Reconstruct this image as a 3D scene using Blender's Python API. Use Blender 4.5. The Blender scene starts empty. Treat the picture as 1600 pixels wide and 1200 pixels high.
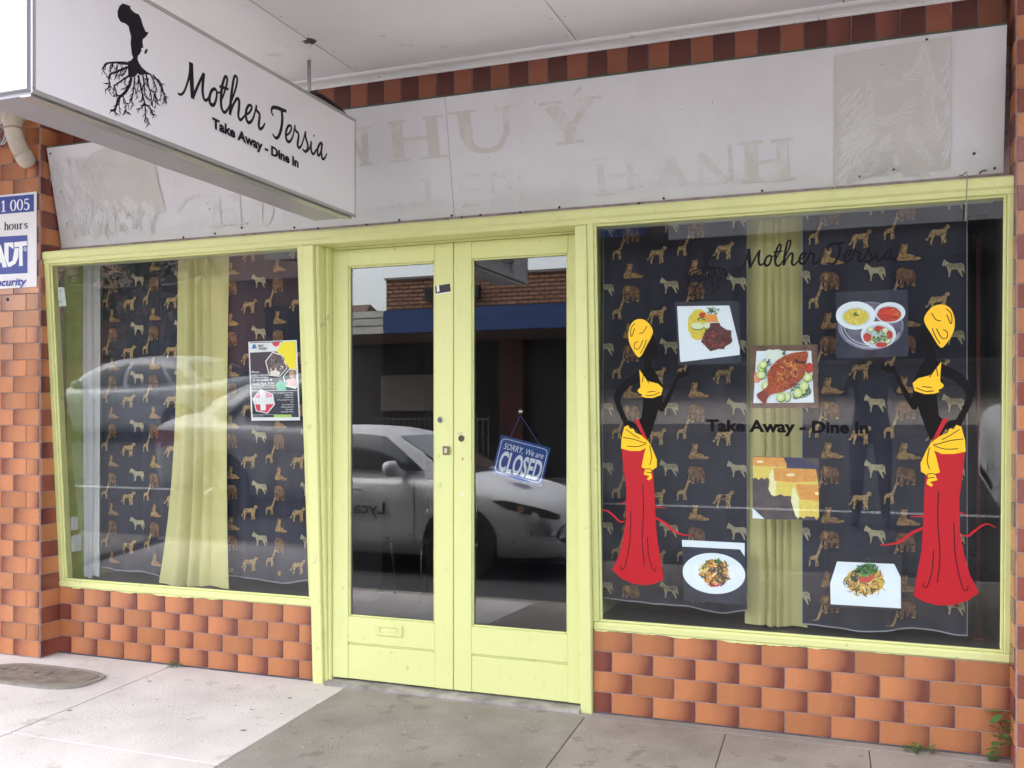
import bpy, bmesh, math, random
from mathutils import Vector, Matrix
from mathutils.geometry import tessellate_polygon
random.seed(7)
SC = bpy.context.scene
COL = SC.collection
R = math.radians

# ------------------------------------------------------------------ camera
F, CX, HY, FOOT = 1490.0, 800.0, 650.0, 1357.0
YAW = math.atan((FOOT - CX) / F)
CD, CZ = 4.371, 1.375
cam = bpy.data.cameras.new('camera')
cam.sensor_width = 36.0
cam.lens = 36.0 * F / 1600.0
cam.shift_y = 50.0 / 1600.0
cam.clip_start = 0.02
cam.clip_end = 2000
co = bpy.data.objects.new('camera', cam)
COL.objects.link(co)
co.location = (0, -CD, CZ)
co.rotation_euler = (R(90), 0, YAW)
SC.camera = co

# ------------------------------------------------------------------ sky, sun, exposure
SUN_EL, SUN_AZ = R(52), R(272)          # overcast: broad soft sun, from up the street
w = bpy.data.worlds.new('World')
SC.world = w
w.use_nodes = True
nt = w.node_tree
sky = nt.nodes.new('ShaderNodeTexSky')
sky.sky_type = 'NISHITA'
sky.sun_disc = False
sky.sun_elevation = SUN_EL
sky.sun_rotation = SUN_AZ
sky.air_density = 1.0
sky.dust_density = 4.0
sky.ozone_density = 1.0
hs = nt.nodes.new('ShaderNodeHueSaturation')
hs.inputs['Saturation'].default_value = 0.3
nt.links.new(sky.outputs[0], hs.inputs['Color'])
nt.links.new(hs.outputs[0], nt.nodes['Background'].inputs['Color'])
nt.nodes['Background'].inputs['Strength'].default_value = 0.15
sl = bpy.data.lights.new('sun', 'SUN')
sl.energy = 0.9
sl.angle = R(35)
sl.color = (1.0, 0.97, 0.93)
so = bpy.data.objects.new('sun', sl)
COL.objects.link(so)
so.rotation_euler = (R(90) - SUN_EL, 0, R(180) - SUN_AZ)
SC.view_settings.view_transform = 'Standard'
SC.view_settings.look = 'None'
SC.view_settings.gamma = 1.0
SC.view_settings.exposure = 2.85
SC.view_settings.use_curve_mapping = False
SC.cycles.transparent_max_bounces = 24
SC.cycles.max_bounces = 12
SC.cycles.diffuse_bounces = 6
SC.cycles.use_denoising = True
SC.cycles.sample_clamp_indirect = 8.0

# ------------------------------------------------------------------ pixel -> direction
cY, sY = math.cos(YAW), math.sin(YAW)
def ray(px, py):
    u = (px - CX) / F; v = -(py - HY) / F
    return u * cY - sY, u * sY + cY, v
def on_y(px, py, y):
    r = ray(px, py); t = (y + CD) / r[1]
    return Vector((r[0] * t, y, CZ + r[2] * t))
def on_z(px, py, z):
    r = ray(px, py); t = (z - CZ) / r[2]
    return Vector((r[0] * t, -CD + r[1] * t, z))
def on_x(px, py, x):
    r = ray(px, py); t = x / r[0]
    return Vector((x, -CD + r[1] * t, CZ + r[2] * t))
RK = 0.0604                                   # rake of the windows: top leans out to the street
def rake(z, base=0.012): return base - RK * (z - 0.40)
def on_glass(px, py, off=0.0):
    r = ray(px, py)                            # y = 0.012+off - RK*(z-0.4)
    t = (0.012 + off - RK * (CZ - 0.40) + CD) / (r[1] + RK * r[2])
    return Vector((r[0] * t, -CD + r[1] * t, CZ + r[2] * t))
FK, FB, FZ = 0.2, 0.0, 2.36                    # raked fascia board
def on_fascia(px, py, off=0.0):
    r = ray(px, py)
    t = (FB + off - FK * (CZ - FZ) + CD) / (r[1] + FK * r[2])
    return Vector((r[0] * t, -CD + r[1] * t, CZ + r[2] * t))

# ------------------------------------------------------------------ materials
def lin(c):
    return tuple(((x / 255.0) / 12.92 if x / 255.0 <= 0.04045 else ((x / 255.0 + 0.055) / 1.055) ** 2.4) for x in c)
MATS = {}
def mat(name, col, rough=0.6, var=0.0, scale=8.0, bump=0.0, metal=0.0, col2=None, spec=0.5, rvar=0.0, detail=6.0, lo=0.35, hi=0.65, stretch=None, coat=0.0, bscale=None, speck=None):
    if name in MATS: return MATS[name]
    m = bpy.data.materials.new(name); m.use_nodes = True
    n, l = m.node_tree.nodes, m.node_tree.links
    b = n['Principled BSDF']
    b.inputs['Roughness'].default_value = rough
    b.inputs['Metallic'].default_value = metal
    b.inputs['Specular IOR Level'].default_value = spec
    if coat: b.inputs['Coat Weight'].default_value = coat; b.inputs['Coat Roughness'].default_value = 0.05
    c = tuple(col) + (1,)
    b.inputs['Base Color'].default_value = c
    if var or col2 or bump or rvar:
        tc = n.new('ShaderNodeTexCoord'); src = tc.outputs['Object']
        if stretch:
            mp = n.new('ShaderNodeMapping'); mp.inputs['Scale'].default_value = stretch
            l.new(src, mp.inputs[0]); src = mp.outputs[0]
        nz = n.new('ShaderNodeTexNoise'); nz.inputs['Scale'].default_value = scale; nz.inputs['Detail'].default_value = detail
        nz.inputs['Roughness'].default_value = 0.62
        l.new(src, nz.inputs['Vector'])
        if var or col2:
            rp = n.new('ShaderNodeValToRGB')
            rp.color_ramp.elements[0].position = lo; rp.color_ramp.elements[1].position = hi
            k = col2 if col2 else tuple(x * (1 - var) for x in col)
            rp.color_ramp.elements[0].color = tuple(k) + (1,); rp.color_ramp.elements[1].color = c
            l.new(nz.outputs['Fac'], rp.inputs[0]); l.new(rp.outputs[0], b.inputs['Base Color'])
        if rvar:
            mr = n.new('ShaderNodeMapRange'); mr.inputs['To Min'].default_value = max(0.02, rough - rvar); mr.inputs['To Max'].default_value = min(1, rough + rvar)
            mr.inputs['From Min'].default_value = 0.3; mr.inputs['From Max'].default_value = 0.7
            l.new(nz.outputs['Fac'], mr.inputs[0]); l.new(mr.outputs[0], b.inputs['Roughness'])
        if bump:
            n2 = nz
            if bscale:
                n2 = n.new('ShaderNodeTexNoise'); n2.inputs['Scale'].default_value = bscale; n2.inputs['Detail'].default_value = 4
                l.new(src, n2.inputs['Vector'])
            bp = n.new('ShaderNodeBump'); bp.inputs['Strength'].default_value = bump; bp.inputs['Distance'].default_value = 0.01
            l.new(n2.outputs['Fac'], bp.inputs['Height']); l.new(bp.outputs[0], b.inputs['Normal'])
    if speck:                                   # chips, stains and specks with a shape of their own
        sc_, th, scol, amt = speck
        tc2 = n.new('ShaderNodeTexCoord'); n5 = n.new('ShaderNodeTexNoise'); n5.inputs['Scale'].default_value = sc_; n5.inputs['Detail'].default_value = 5
        l.new(tc2.outputs['Object'], n5.inputs['Vector'])
        mr5 = n.new('ShaderNodeMapRange'); mr5.inputs['From Min'].default_value = th; mr5.inputs['From Max'].default_value = th + 0.05; mr5.inputs['To Max'].default_value = amt
        l.new(n5.outputs['Fac'], mr5.inputs[0])
        mx5 = n.new('ShaderNodeMix'); mx5.data_type = 'RGBA'
        old = b.inputs['Base Color'].links[0].from_socket if b.inputs['Base Color'].links else None
        if old: l.new(old, mx5.inputs['A'])
        else: mx5.inputs['A'].default_value = c
        mx5.inputs['B'].default_value = tuple(scol) + (1,)
        l.new(mr5.outputs[0], mx5.inputs['Factor']); l.new(mx5.outputs['Result'], b.inputs['Base Color'])
    MATS[name] = m
    return m

def glass_mat(name, tint=(0.96, 0.975, 0.97), ior=1.5, smear=0.0):
    m = bpy.data.materials.new(name); m.use_nodes = True
    n, l = m.node_tree.nodes, m.node_tree.links
    n.remove(n['Principled BSDF'])
    out = n['Material Output']
    tr = n.new('ShaderNodeBsdfTransparent'); tr.inputs[0].default_value = tint + (1,)
    gl = n.new('ShaderNodeBsdfGlossy'); gl.inputs['Roughness'].default_value = 0.0; gl.inputs[0].default_value = (1, 1, 1, 1)
    fr = n.new('ShaderNodeFresnel')
    ge = n.new('ShaderNodeNewGeometry'); mi = n.new('ShaderNodeMapRange')      # both faces of a thin pane reflect alike
    mi.inputs['To Min'].default_value = ior; mi.inputs['To Max'].default_value = 1.0 / ior
    l.new(ge.outputs['Backfacing'], mi.inputs[0]); l.new(mi.outputs[0], fr.inputs[0])
    mx = n.new('ShaderNodeMixShader')
    l.new(fr.outputs[0], mx.inputs[0]); l.new(tr.outputs[0], mx.inputs[1]); l.new(gl.outputs[0], mx.inputs[2])
    last = mx
    if smear:                                   # dust film on the pane
        df = n.new('ShaderNodeBsdfDiffuse'); df.inputs[0].default_value = (0.7, 0.7, 0.72, 1)
        tc = n.new('ShaderNodeTexCoord'); nz = n.new('ShaderNodeTexNoise'); nz.inputs['Scale'].default_value = 3.0; nz.inputs['Detail'].default_value = 8
        l.new(tc.outputs['Object'], nz.inputs[0])
        mr = n.new('ShaderNodeMapRange'); mr.inputs['From Min'].default_value = 0.4; mr.inputs['From Max'].default_value = 0.8; mr.inputs['To Min'].default_value = smear * 0.3; mr.inputs['To Max'].default_value = smear * 2
        l.new(nz.outputs['Fac'], mr.inputs[0])
        m2 = n.new('ShaderNodeMixShader')
        l.new(mr.outputs[0], m2.inputs[0]); l.new(mx.outputs[0], m2.inputs[1]); l.new(df.outputs[0], m2.inputs[2])
        last = m2
    l.new(last.outputs[0], out.inputs['Surface'])
    MATS[name] = m
    return m

def tile_mat(name, light, dark, lo=0.35, hi=1.02, axis=0):
    """glazed tile, flashed darker towards one end (the colour is fired into the tile)"""
    m = bpy.data.materials.new(name); m.use_nodes = True
    n, l = m.node_tree.nodes, m.node_tree.links
    b = n['Principled BSDF']
    tc = n.new('ShaderNodeTexCoord'); sp = n.new('ShaderNodeSeparateXYZ'); l.new(tc.outputs['Generated'], sp.inputs[0])
    oi = n.new('ShaderNodeObjectInfo')
    add = n.new('ShaderNodeVectorMath'); add.operation = 'ADD'
    mul = n.new('ShaderNodeMath'); mul.operation = 'MULTIPLY'; mul.inputs[1].default_value = 37.0
    l.new(oi.outputs['Random'], mul.inputs[0]); l.new(tc.outputs['Object'], add.inputs[0]); l.new(mul.outputs[0], add.inputs[1])
    nz = n.new('ShaderNodeTexNoise'); nz.inputs['Scale'].default_value = 14; nz.inputs['Detail'].default_value = 7; l.new(add.outputs[0], nz.inputs[0])
    # bowed gradient: x + 0.5*(z-0.55)^2 + noise + random
    z1 = n.new('ShaderNodeMath'); z1.operation = 'SUBTRACT'; z1.inputs[1].default_value = 0.62; l.new(sp.outputs[2], z1.inputs[0])
    z2 = n.new('ShaderNodeMath'); z2.operation = 'MULTIPLY'; l.new(z1.outputs[0], z2.inputs[0]); l.new(z1.outputs[0], z2.inputs[1])
    z3 = n.new('ShaderNodeMath'); z3.operation = 'MULTIPLY_ADD'; z3.inputs[1].default_value = 0.26; l.new(z2.outputs[0], z3.inputs[0]); l.new(sp.outputs[axis], z3.inputs[2])
    n1 = n.new('ShaderNodeMath'); n1.operation = 'MULTIPLY_ADD'; n1.inputs[1].default_value = 0.14; l.new(nz.outputs['Fac'], n1.inputs[0]); l.new(z3.outputs[0], n1.inputs[2])
    r1 = n.new('ShaderNodeMath'); r1.operation = 'MULTIPLY_ADD'; r1.inputs[1].default_value = 0.3; l.new(oi.outputs['Random'], r1.inputs[0]); l.new(n1.outputs[0], r1.inputs[2])
    s1 = n.new('ShaderNodeMath'); s1.operation = 'SUBTRACT'; s1.inputs[1].default_value = 0.24; l.new(r1.outputs[0], s1.inputs[0])
    rp = n.new('ShaderNodeValToRGB'); rp.color_ramp.elements[0].position = lo; rp.color_ramp.elements[1].position = hi
    rp.color_ramp.elements[0].color = light + (1,); rp.color_ramp.elements[1].color = dark + (1,)
    e = rp.color_ramp.elements.new((lo + hi) * 0.5 + 0.04); e.color = tuple(a * 0.62 + c * 0.38 for a, c in zip(light, dark)) + (1,)
    l.new(s1.outputs[0], rp.inputs[0])
    # fine speckle + grime
    n3 = n.new('ShaderNodeTexNoise'); n3.inputs['Scale'].default_value = 160; n3.inputs['Detail'].default_value = 3; l.new(add.outputs[0], n3.inputs[0])
    mr = n.new('ShaderNodeMapRange'); mr.inputs['From Min'].default_value = 0.3; mr.inputs['From Max'].default_value = 0.7; mr.inputs['To Min'].default_value = 0.93; mr.inputs['To Max'].default_value = 1.06
    l.new(n3.outputs['Fac'], mr.inputs[0])
    mm = n.new('ShaderNodeVectorMath'); mm.operation = 'SCALE'; l.new(rp.outputs[0], mm.inputs[0]); l.new(mr.outputs[0], mm.inputs['Scale'])
    mr2 = n.new('ShaderNodeMapRange'); mr2.inputs['To Min'].default_value = 0.82; mr2.inputs['To Max'].default_value = 1.14; l.new(oi.outputs['Random'], mr2.inputs[0])
    m3 = n.new('ShaderNodeVectorMath'); m3.operation = 'SCALE'; l.new(mm.outputs[0], m3.inputs[0]); l.new(mr2.outputs[0], m3.inputs['Scale'])
    l.new(m3.outputs[0], b.inputs['Base Color'])
    rr = n.new('ShaderNodeMapRange'); rr.inputs['To Min'].default_value = 0.08; rr.inputs['To Max'].default_value = 0.34; l.new(nz.outputs['Fac'], rr.inputs[0]); l.new(rr.outputs[0], b.inputs['Roughness'])
    bp = n.new('ShaderNodeBump'); bp.inputs['Strength'].default_value = 0.04; bp.inputs['Distance'].default_value = 0.01
    l.new(nz.outputs['Fac'], bp.inputs['Height']); l.new(bp.outputs[0], b.inputs['Normal'])
    MATS[name] = m
    return m

T_FLASH = tile_mat('tile flashed', (0.475, 0.185, 0.08), (0.15, 0.045, 0.032))
T_DARK = tile_mat('tile dark', (0.25, 0.072, 0.048), (0.12, 0.03, 0.026), 0.2, 1.0)
T_LIGHT = tile_mat('tile light', (0.475, 0.19, 0.082), (0.35, 0.12, 0.055), 0.4, 1.2)
T_SDARK = tile_mat('tile soldier dark', (0.17, 0.046, 0.030), (0.085, 0.020, 0.018), 0.1, 1.0, 2)
T_SLIGHT = tile_mat('tile soldier light', (0.34, 0.115, 0.06), (0.25, 0.075, 0.045), 0.3, 1.1, 2)
GROUT = mat('grout', (0.40, 0.33, 0.33), 0.9, 0.4, 20)
PAINT = mat('yellow green paint', (0.68, 0.705, 0.31), 0.42, 0.10, 5, 0.08, rvar=0.1, bscale=60, speck=(22.0, 0.69, (0.40, 0.38, 0.22), 0.5))
PAINT_OLD = mat('scuffed yellow green paint', (0.68, 0.705, 0.31), 0.45, col2=(0.62, 0.63, 0.30), scale=9, bump=0.10, lo=0.24, hi=0.42, bscale=45, stretch=(1.6, 1.6, 0.6), speck=(16.0, 0.67, (0.42, 0.40, 0.24), 0.55))
PAINT_IN = mat('green side wall paint', (0.33, 0.38, 0.12), 0.6, 0.25, 4)
BLACK = mat('black vinyl', (0.008, 0.007, 0.010), 0.3, spec=0.15)
INK = mat('black print', (0.012, 0.010, 0.017), 0.6, spec=0.2)
DARK = mat('dark recess', (0.02, 0.018, 0.018), 0.9)
CEIL = mat('ceiling paint', (0.85, 0.84, 0.875), 0.75, 0.08, 1.2, 0.05, bscale=30, speck=(6.0, 0.66, (0.56, 0.51, 0.47), 0.5))
CORN = mat('cornice paint', (0.82, 0.81, 0.82), 0.6, 0.10, 6, speck=(25.0, 0.67, (0.4, 0.36, 0.33), 0.7))
PANEL = mat('fascia board', (0.66, 0.66, 0.695), 0.4, col2=(0.61, 0.605, 0.635), scale=3.5, lo=0.3, hi=0.6)
GHOST = mat('ghost lettering stain', (0.55, 0.535, 0.52), 0.5, col2=(0.62, 0.62, 0.62), scale=9, lo=0.36, hi=0.5)
GHOST_F = mat('faint lettering stain', (0.585, 0.575, 0.575), 0.5, col2=(0.645, 0.65, 0.66), scale=12, lo=0.42, hi=0.56)
GHOST_P = mat('old picture stain', (0.52, 0.505, 0.49), 0.5, col2=(0.58, 0.565, 0.56), scale=4, lo=0.3, hi=0.6)
ALU = mat('aluminium', (0.55, 0.55, 0.56), 0.38, metal=0.7, var=0.1, scale=3)
ALU_UNDER = mat('sign underside metal', (0.43, 0.42, 0.47), 0.5, metal=0.3, var=0.1, scale=3)
SIGNFACE = mat('sign face acrylic', (0.80, 0.79, 0.84), 0.22, 0.03, 2)
STEEL = mat('steel', (0.4, 0.4, 0.4), 0.35, metal=0.9)
RUSTY = mat('old brass', (0.30, 0.24, 0.13), 0.5, metal=0.6, var=0.5, scale=60)
CHROME = mat('chrome', (0.7, 0.7, 0.7), 0.12, metal=1.0)
WHITE = mat('white print', (0.80, 0.82, 0.84), 0.4)
PVC = mat('aged pvc', (0.62, 0.55, 0.45), 0.45, 0.25, 8)
NAVY = mat('navy cloth', (0.046, 0.047, 0.070), 0.95, spec=0.15, var=0.25, scale=2.5, bump=0.05, bscale=220)
SHEER = mat('yellow green curtain', (0.62, 0.575, 0.255), 0.85, 0.12, 3, 0.04, bscale=250)
LINING = mat('white curtain lining', (0.55, 0.55, 0.58), 0.9, 0.1, 3)
HEM = mat('cloth hem', (0.34, 0.34, 0.38), 0.9)
BROWNCL = mat('brown cloth', (0.10, 0.055, 0.03), 0.9, 0.5, 14)
TAN = mat('animal print tan', (0.46, 0.32, 0.16), 0.9, col2=(0.16, 0.10, 0.05), scale=120, lo=0.38, hi=0.55)
GOLD = mat('animal print gold', (0.40, 0.25, 0.11), 0.9, col2=(0.17, 0.09, 0.04), scale=90, lo=0.38, hi=0.55)
BRN = mat('animal print brown', (0.24, 0.125, 0.068), 0.9, col2=(0.08, 0.04, 0.03), scale=60, lo=0.38, hi=0.6)
CRM = mat('animal print cream', (0.46, 0.41, 0.28), 0.9, 0.3, 80)
GLASS = glass_mat('window glass', ior=1.43, smear=0.004)
GLASS_D = glass_mat('door glass', tint=(0.88, 0.90, 0.91), ior=1.75, smear=0.003)
CONC_L = mat('pale concrete', (0.66, 0.61, 0.595), 0.85, col2=(0.54, 0.50, 0.485), scale=2.0, bump=0.3, lo=0.32, hi=0.58, detail=10, bscale=90, speck=(7.0, 0.64, (0.40, 0.36, 0.33), 0.45))
CONC_D = mat('weathered concrete', (0.31, 0.282, 0.252), 0.8, col2=(0.215, 0.192, 0.168), scale=1.8, bump=0.4, lo=0.36, hi=0.6, detail=10, bscale=120, speck=(8.0, 0.63, (0.15, 0.13, 0.115), 0.5))
CONC_R = mat('brown grey concrete', (0.36, 0.315, 0.28), 0.82, col2=(0.24, 0.208, 0.183), scale=1.9, bump=0.4, lo=0.36, hi=0.6, detail=10, bscale=120, speck=(8.0, 0.63, (0.15, 0.13, 0.115), 0.5))
JOINT = mat('joint grit', (0.16, 0.14, 0.12), 0.95, 0.5, 30)
COVER = mat('cast cover', (0.27, 0.225, 0.195), 0.7, 0.45, 14, 0.4)
ASPH = mat('asphalt', (0.042, 0.042, 0.046), 0.9, 0.35, 3, 0.3, bscale=150)
LEAF = mat('leaf', (0.11, 0.21, 0.05), 0.55, 0.4, 30)
STEM = mat('stem', (0.2, 0.2, 0.08), 0.7)

# ------------------------------------------------------------------ object helpers
PLOC = {}
def thing(name, label, cat, loc=(0, 0, 0), group=None):
    o = bpy.data.objects.new(name, None); COL.objects.link(o)
    o.empty_display_size = 0.1
    o.location = loc; PLOC[o] = Matrix.Translation(Vector(loc))
    o['label'] = label; o['category'] = cat
    if group: o['group'] = group
    return o
def tag(o, label, cat, group=None, kind=None):
    o['label'] = label; o['category'] = cat
    if group: o['group'] = group
    if kind: o['kind'] = kind
    return o
def put(name, me, m, parent=None):
    o = bpy.data.objects.new(name, me); COL.objects.link(o)
    if m is not None and not me.materials: me.materials.append(m)
    if parent is not None:
        o.parent = parent
        o.matrix_parent_inverse = PLOC.get(parent, Matrix()).inverted()
        if parent not in PLOC: o.matrix_parent_inverse = Matrix()
    return o
def mesh(name, v, f, m, parent=None, smooth=False):
    me = bpy.data.meshes.new(name); me.from_pydata([tuple(p) for p in v], [], f); me.update()
    if smooth: me.polygons.foreach_set('use_smooth', [True] * len(me.polygons))
    return put(name, me, m, parent)
def bm_mesh(name, bm, m, parent=None, smooth=False):
    bmesh.ops.recalc_face_normals(bm, faces=bm.faces)
    me = bpy.data.meshes.new(name); bm.to_mesh(me); bm.free()
    if smooth: me.polygons.foreach_set('use_smooth', [True] * len(me.polygons))
    return put(name, me, m, parent)
def bm_box(bm, a, b, bevel=0.0, seg=1):
    vs = [bm.verts.new((x, y, z)) for x in (a[0], b[0]) for y in (a[1], b[1]) for z in (a[2], b[2])]
    fs = [bm.faces.new([vs[i] for i in q]) for q in ((0, 1, 3, 2), (4, 6, 7, 5), (0, 4, 5, 1), (2, 3, 7, 6), (0, 2, 6, 4), (1, 5, 7, 3))]
    if bevel:
        es = list({e for fc in fs for e in fc.edges})
        bmesh.ops.bevel(bm, geom=es, offset=bevel, segments=seg, affect='EDGES')
def box(name, a, b, m, parent=None, bevel=0.0, seg=1):
    bm = bmesh.new(); bm_box(bm, a, b, bevel, seg)
    return bm_mesh(name, bm, m, parent)
def hexa(name, p, m, parent=None, bevel=0.0):
    """8 corner points, order like bm_box (x,y,z nested)"""
    bm = bmesh.new(); vs = [bm.verts.new(q) for q in p]
    fs = [bm.faces.new([vs[i] for i in q]) for q in ((0, 1, 3, 2), (4, 6, 7, 5), (0, 4, 5, 1), (2, 3, 7, 6), (0, 2, 6, 4), (1, 5, 7, 3))]
    if bevel: bmesh.ops.bevel(bm, geom=list(bm.edges), offset=bevel, segments=1, affect='EDGES')
    return bm_mesh(name, bm, m, parent)
def prism_x(name, prof, x0, x1, m, parent=None, smooth=False):
    """profile in (y,z) swept along x"""
    n = len(prof)
    v = [(x0, y, z) for y, z in prof] + [(x1, y, z) for y, z in prof]
    f = [(i, (i + 1) % n, n + (i + 1) % n, n + i) for i in range(n)] + [tuple(range(n - 1, -1, -1)), tuple(range(n, 2 * n))]
    bm = bmesh.new(); vs = [bm.verts.new(p) for p in v]
    for q in f: bm.faces.new([vs[i] for i in q])
    return bm_mesh(name, bm, m, parent, smooth)
def tube_bm(bm, pts, r, n=8, caps=True):
    pts = [Vector(p) for p in pts]
    rings = []
    for i, p in enumerate(pts):
        d = (pts[min(i + 1, len(pts) - 1)] - pts[max(i - 1, 0)]).normalized()
        a = d.cross(Vector((0, 0, 1)))
        if a.length < 1e-3: a = d.cross(Vector((1, 0, 0)))
        a.normalize(); b = d.cross(a)
        rr = r[i] if isinstance(r, (list, tuple)) else r
        rings.append([bm.verts.new(p + (a * math.cos(t) + b * math.sin(t)) * rr) for t in [2 * math.pi * k / n for k in range(n)]])
    for i in range(len(rings) - 1):
        for k in range(n):
            bm.faces.new((rings[i][k], rings[i][(k + 1) % n], rings[i + 1][(k + 1) % n], rings[i + 1][k]))
    if caps: bm.faces.new(rings[0][::-1]); bm.faces.new(rings[-1])
def tube(name, pts, r, m, parent=None, n=8):
    bm = bmesh.new(); tube_bm(bm, pts, r, n); return bm_mesh(name, bm, m, parent, True)
def disc_bm(bm, c, axis, r, h, n=20, bevel=0.0):
    c = Vector(c); d = Vector(axis).normalized()
    tube_bm(bm, [c, c + d * h], r, n)
def spline(pts, k=6, closed=False):
    P = [tuple(p) for p in pts]; out = []; n = len(P)
    if n < 3: return P
    segs = n if closed else n - 1
    for i in range(segs):
        if closed: a, b, c, d = P[(i - 1) % n], P[i], P[(i + 1) % n], P[(i + 2) % n]
        else: a, b, c, d = P[max(i - 1, 0)], P[i], P[i + 1], P[min(i + 2, n - 1)]
        for j in range(k):
            t = j / k
            out.append(tuple(0.5 * (2 * b[q] + (c[q] - a[q]) * t + (2 * a[q] - 5 * b[q] + 4 * c[q] - d[q]) * t * t + (3 * b[q] - a[q] - 3 * c[q] + d[q]) * t ** 3) for q in range(len(b))))
    if not closed: out.append(P[-1])
    return out
def ell(cx, cy, rx, ry, n=28, rot=0.0, a0=0.0, a1=2 * math.pi):
    c, s = math.cos(rot), math.sin(rot)
    return [(cx + rx * math.cos(t) * c - ry * math.sin(t) * s, cy + rx * math.cos(t) * s + ry * math.sin(t) * c) for t in [a0 + (a1 - a0) * k / n for k in range(n)]]
def blob(cx, cy, rx, ry, n=26, jit=0.15, rnd=random):
    return [(cx + rx * (1 + rnd.uniform(-jit, jit)) * math.cos(t), cy + ry * (1 + rnd.uniform(-jit, jit)) * math.sin(t)) for t in [2 * math.pi * k / n for k in range(n)]]

JOINED = {'rust_spot', 'tree_logo'}
STUFF = {'rust_spot', 'frond_scratch', 'frond_stain', 'herbs', 'stew_highlight', 'fish_scales', 'rice_grains', 'soup_light', 'salad_shred', 'noodle_strands', 'currants', 'pasta_strands', 'greens', 'photo_detail', 'pen_line', 'print_line', 'rule'}
class Print:
    """flat print laid on a plane: mp(x, y, off) -> point; every layer sits a hair in front of the last"""
    def __init__(s, mp, parent, sgn=-1.0, step=0.00006, start=0.0006):
        s.mp, s.parent, s.sgn, s.step, s.off = mp, parent, sgn, step, start
        s.buf = {}; s.cyc = 0; s.n = 0; s.base = start
    def nxt(s):
        s.n += 1
        s.off = s.base + ((s.n * 7) % s.cyc) * s.step if s.cyc else s.off + s.step
    def _add(s, name, m, v, f):
        b = s.buf.setdefault((name, m.name), ([], [], m))
        n = len(b[0]); b[0].extend(v); b[1].extend([tuple(i + n for i in q) for q in f])
    def poly(s, name, pts, m):
        s.nxt()
        v = [s.mp(p[0], p[1], s.sgn * s.off) for p in pts]
        tri = tessellate_polygon([[Vector((p[0], p[1], 0)) for p in pts]])
        if name in JOINED: s._add(name, m, v, tri)
        else: mesh(name, v, tri, m, s.parent)
    def stroke(s, name, pts, wd, m, smooth=True, k=6):
        s.nxt()
        if not isinstance(wd, (list, tuple)): wd = [wd] * len(pts)
        P = [(p[0], p[1], q) for p, q in zip(pts, wd)]
        P = spline(P, k) if smooth and len(P) > 2 else P
        v = []; n = len(P)
        for i, p in enumerate(P):
            a, b = P[max(i - 1, 0)], P[min(i + 1, n - 1)]
            dx, dy = b[0] - a[0], b[1] - a[1]; L = math.hypot(dx, dy) or 1
            ox, oy = -dy / L * p[2] / 2, dx / L * p[2] / 2
            o = s.sgn * (s.off + i * s.step * 0.5 / n)
            v += [s.mp(p[0] + ox, p[1] + oy, o), s.mp(p[0] - ox, p[1] - oy, o)]
        s._add(name, m, v, [(2 * i, 2 * i + 1, 2 * i + 3, 2 * i + 2) for i in range(n - 1)])
    def text(s, name, body, x0, x1, y0, y1, m, bold=0.0, shear=0.0, base=None, mirror=False):
        """text fitted so the first letter's foot is at (x0,y0)->(x1,y1) baseline; height given by base (cap height vector)"""
        s.nxt()
        v2, f, capw, caph = text_mesh(body, bold, shear)
        hx, hy = base
        v = [s.mp(x0 + (x1 - x0) * (p[0] / capw) + hx * p[1] / caph, y0 + (y1 - y0) * (p[0] / capw) + hy * p[1] / caph, s.sgn * s.off) for p in v2]
        # one object for each word
        xs = sorted((min(p[0] for p in (v2[i] for i in q)), max(p[0] for p in (v2[i] for i in q)), q) for q in f)
        words, cur, end = [], [], None
        gap = capw / max(1, len(body)) * 0.42
        for a, b, q in xs:
            if end is not None and a - end > gap: words.append(cur); cur = []
            cur.append(q); end = b if end is None else max(end, b)
        words.append(cur)
        for wf in words:
            ix = sorted({i for q in wf for i in q}); mp_ = {i: k for k, i in enumerate(ix)}
            mesh(name, [v[i] for i in ix], [tuple(mp_[i] for i in q) for q in wf], m, s.parent)
    def flush(s): s.done(); s.buf = {}
    def done(s):
        out = {}
        for (name, mn), (v, f, m) in s.buf.items():
            out[name] = mesh(name, v, f, m, s.parent)
            if name in STUFF: out[name]['kind'] = 'stuff'
        return out
def text_mesh(body, bold=0.0, shear=0.0):
    cu = bpy.data.curves.new('lettering', 'FONT'); cu.body = body; cu.offset = bold; cu.shear = shear; cu.resolution_u = 3
    ob = bpy.data.objects.new('lettering', cu); COL.objects.link(ob)
    bpy.context.view_layer.update()
    dg = bpy.context.evaluated_depsgraph_get()
    me = bpy.data.meshes.new_from_object(ob.evaluated_get(dg))
    v = [(p.co.x, p.co.y) for p in me.vertices]; f = [tuple(p.vertices) for p in me.polygons]
    bpy.data.objects.remove(ob); bpy.data.meshes.remove(me)
    mn = min(p[0] for p in v); mx = max(p[0] for p in v)
    v = [(p[0] - mn, p[1]) for p in v]
    return v, f, mx - mn, 0.70
def fc(name, c, rough=0.45, c2=None, scale=150):
    """ink colour given as seen in print (sRGB)"""
    a = lin(c)
    return mat(name, a, rough, col2=lin(c2) if c2 else None, scale=scale, lo=0.38, hi=0.6) if c2 else mat(name, a, rough)

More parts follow.
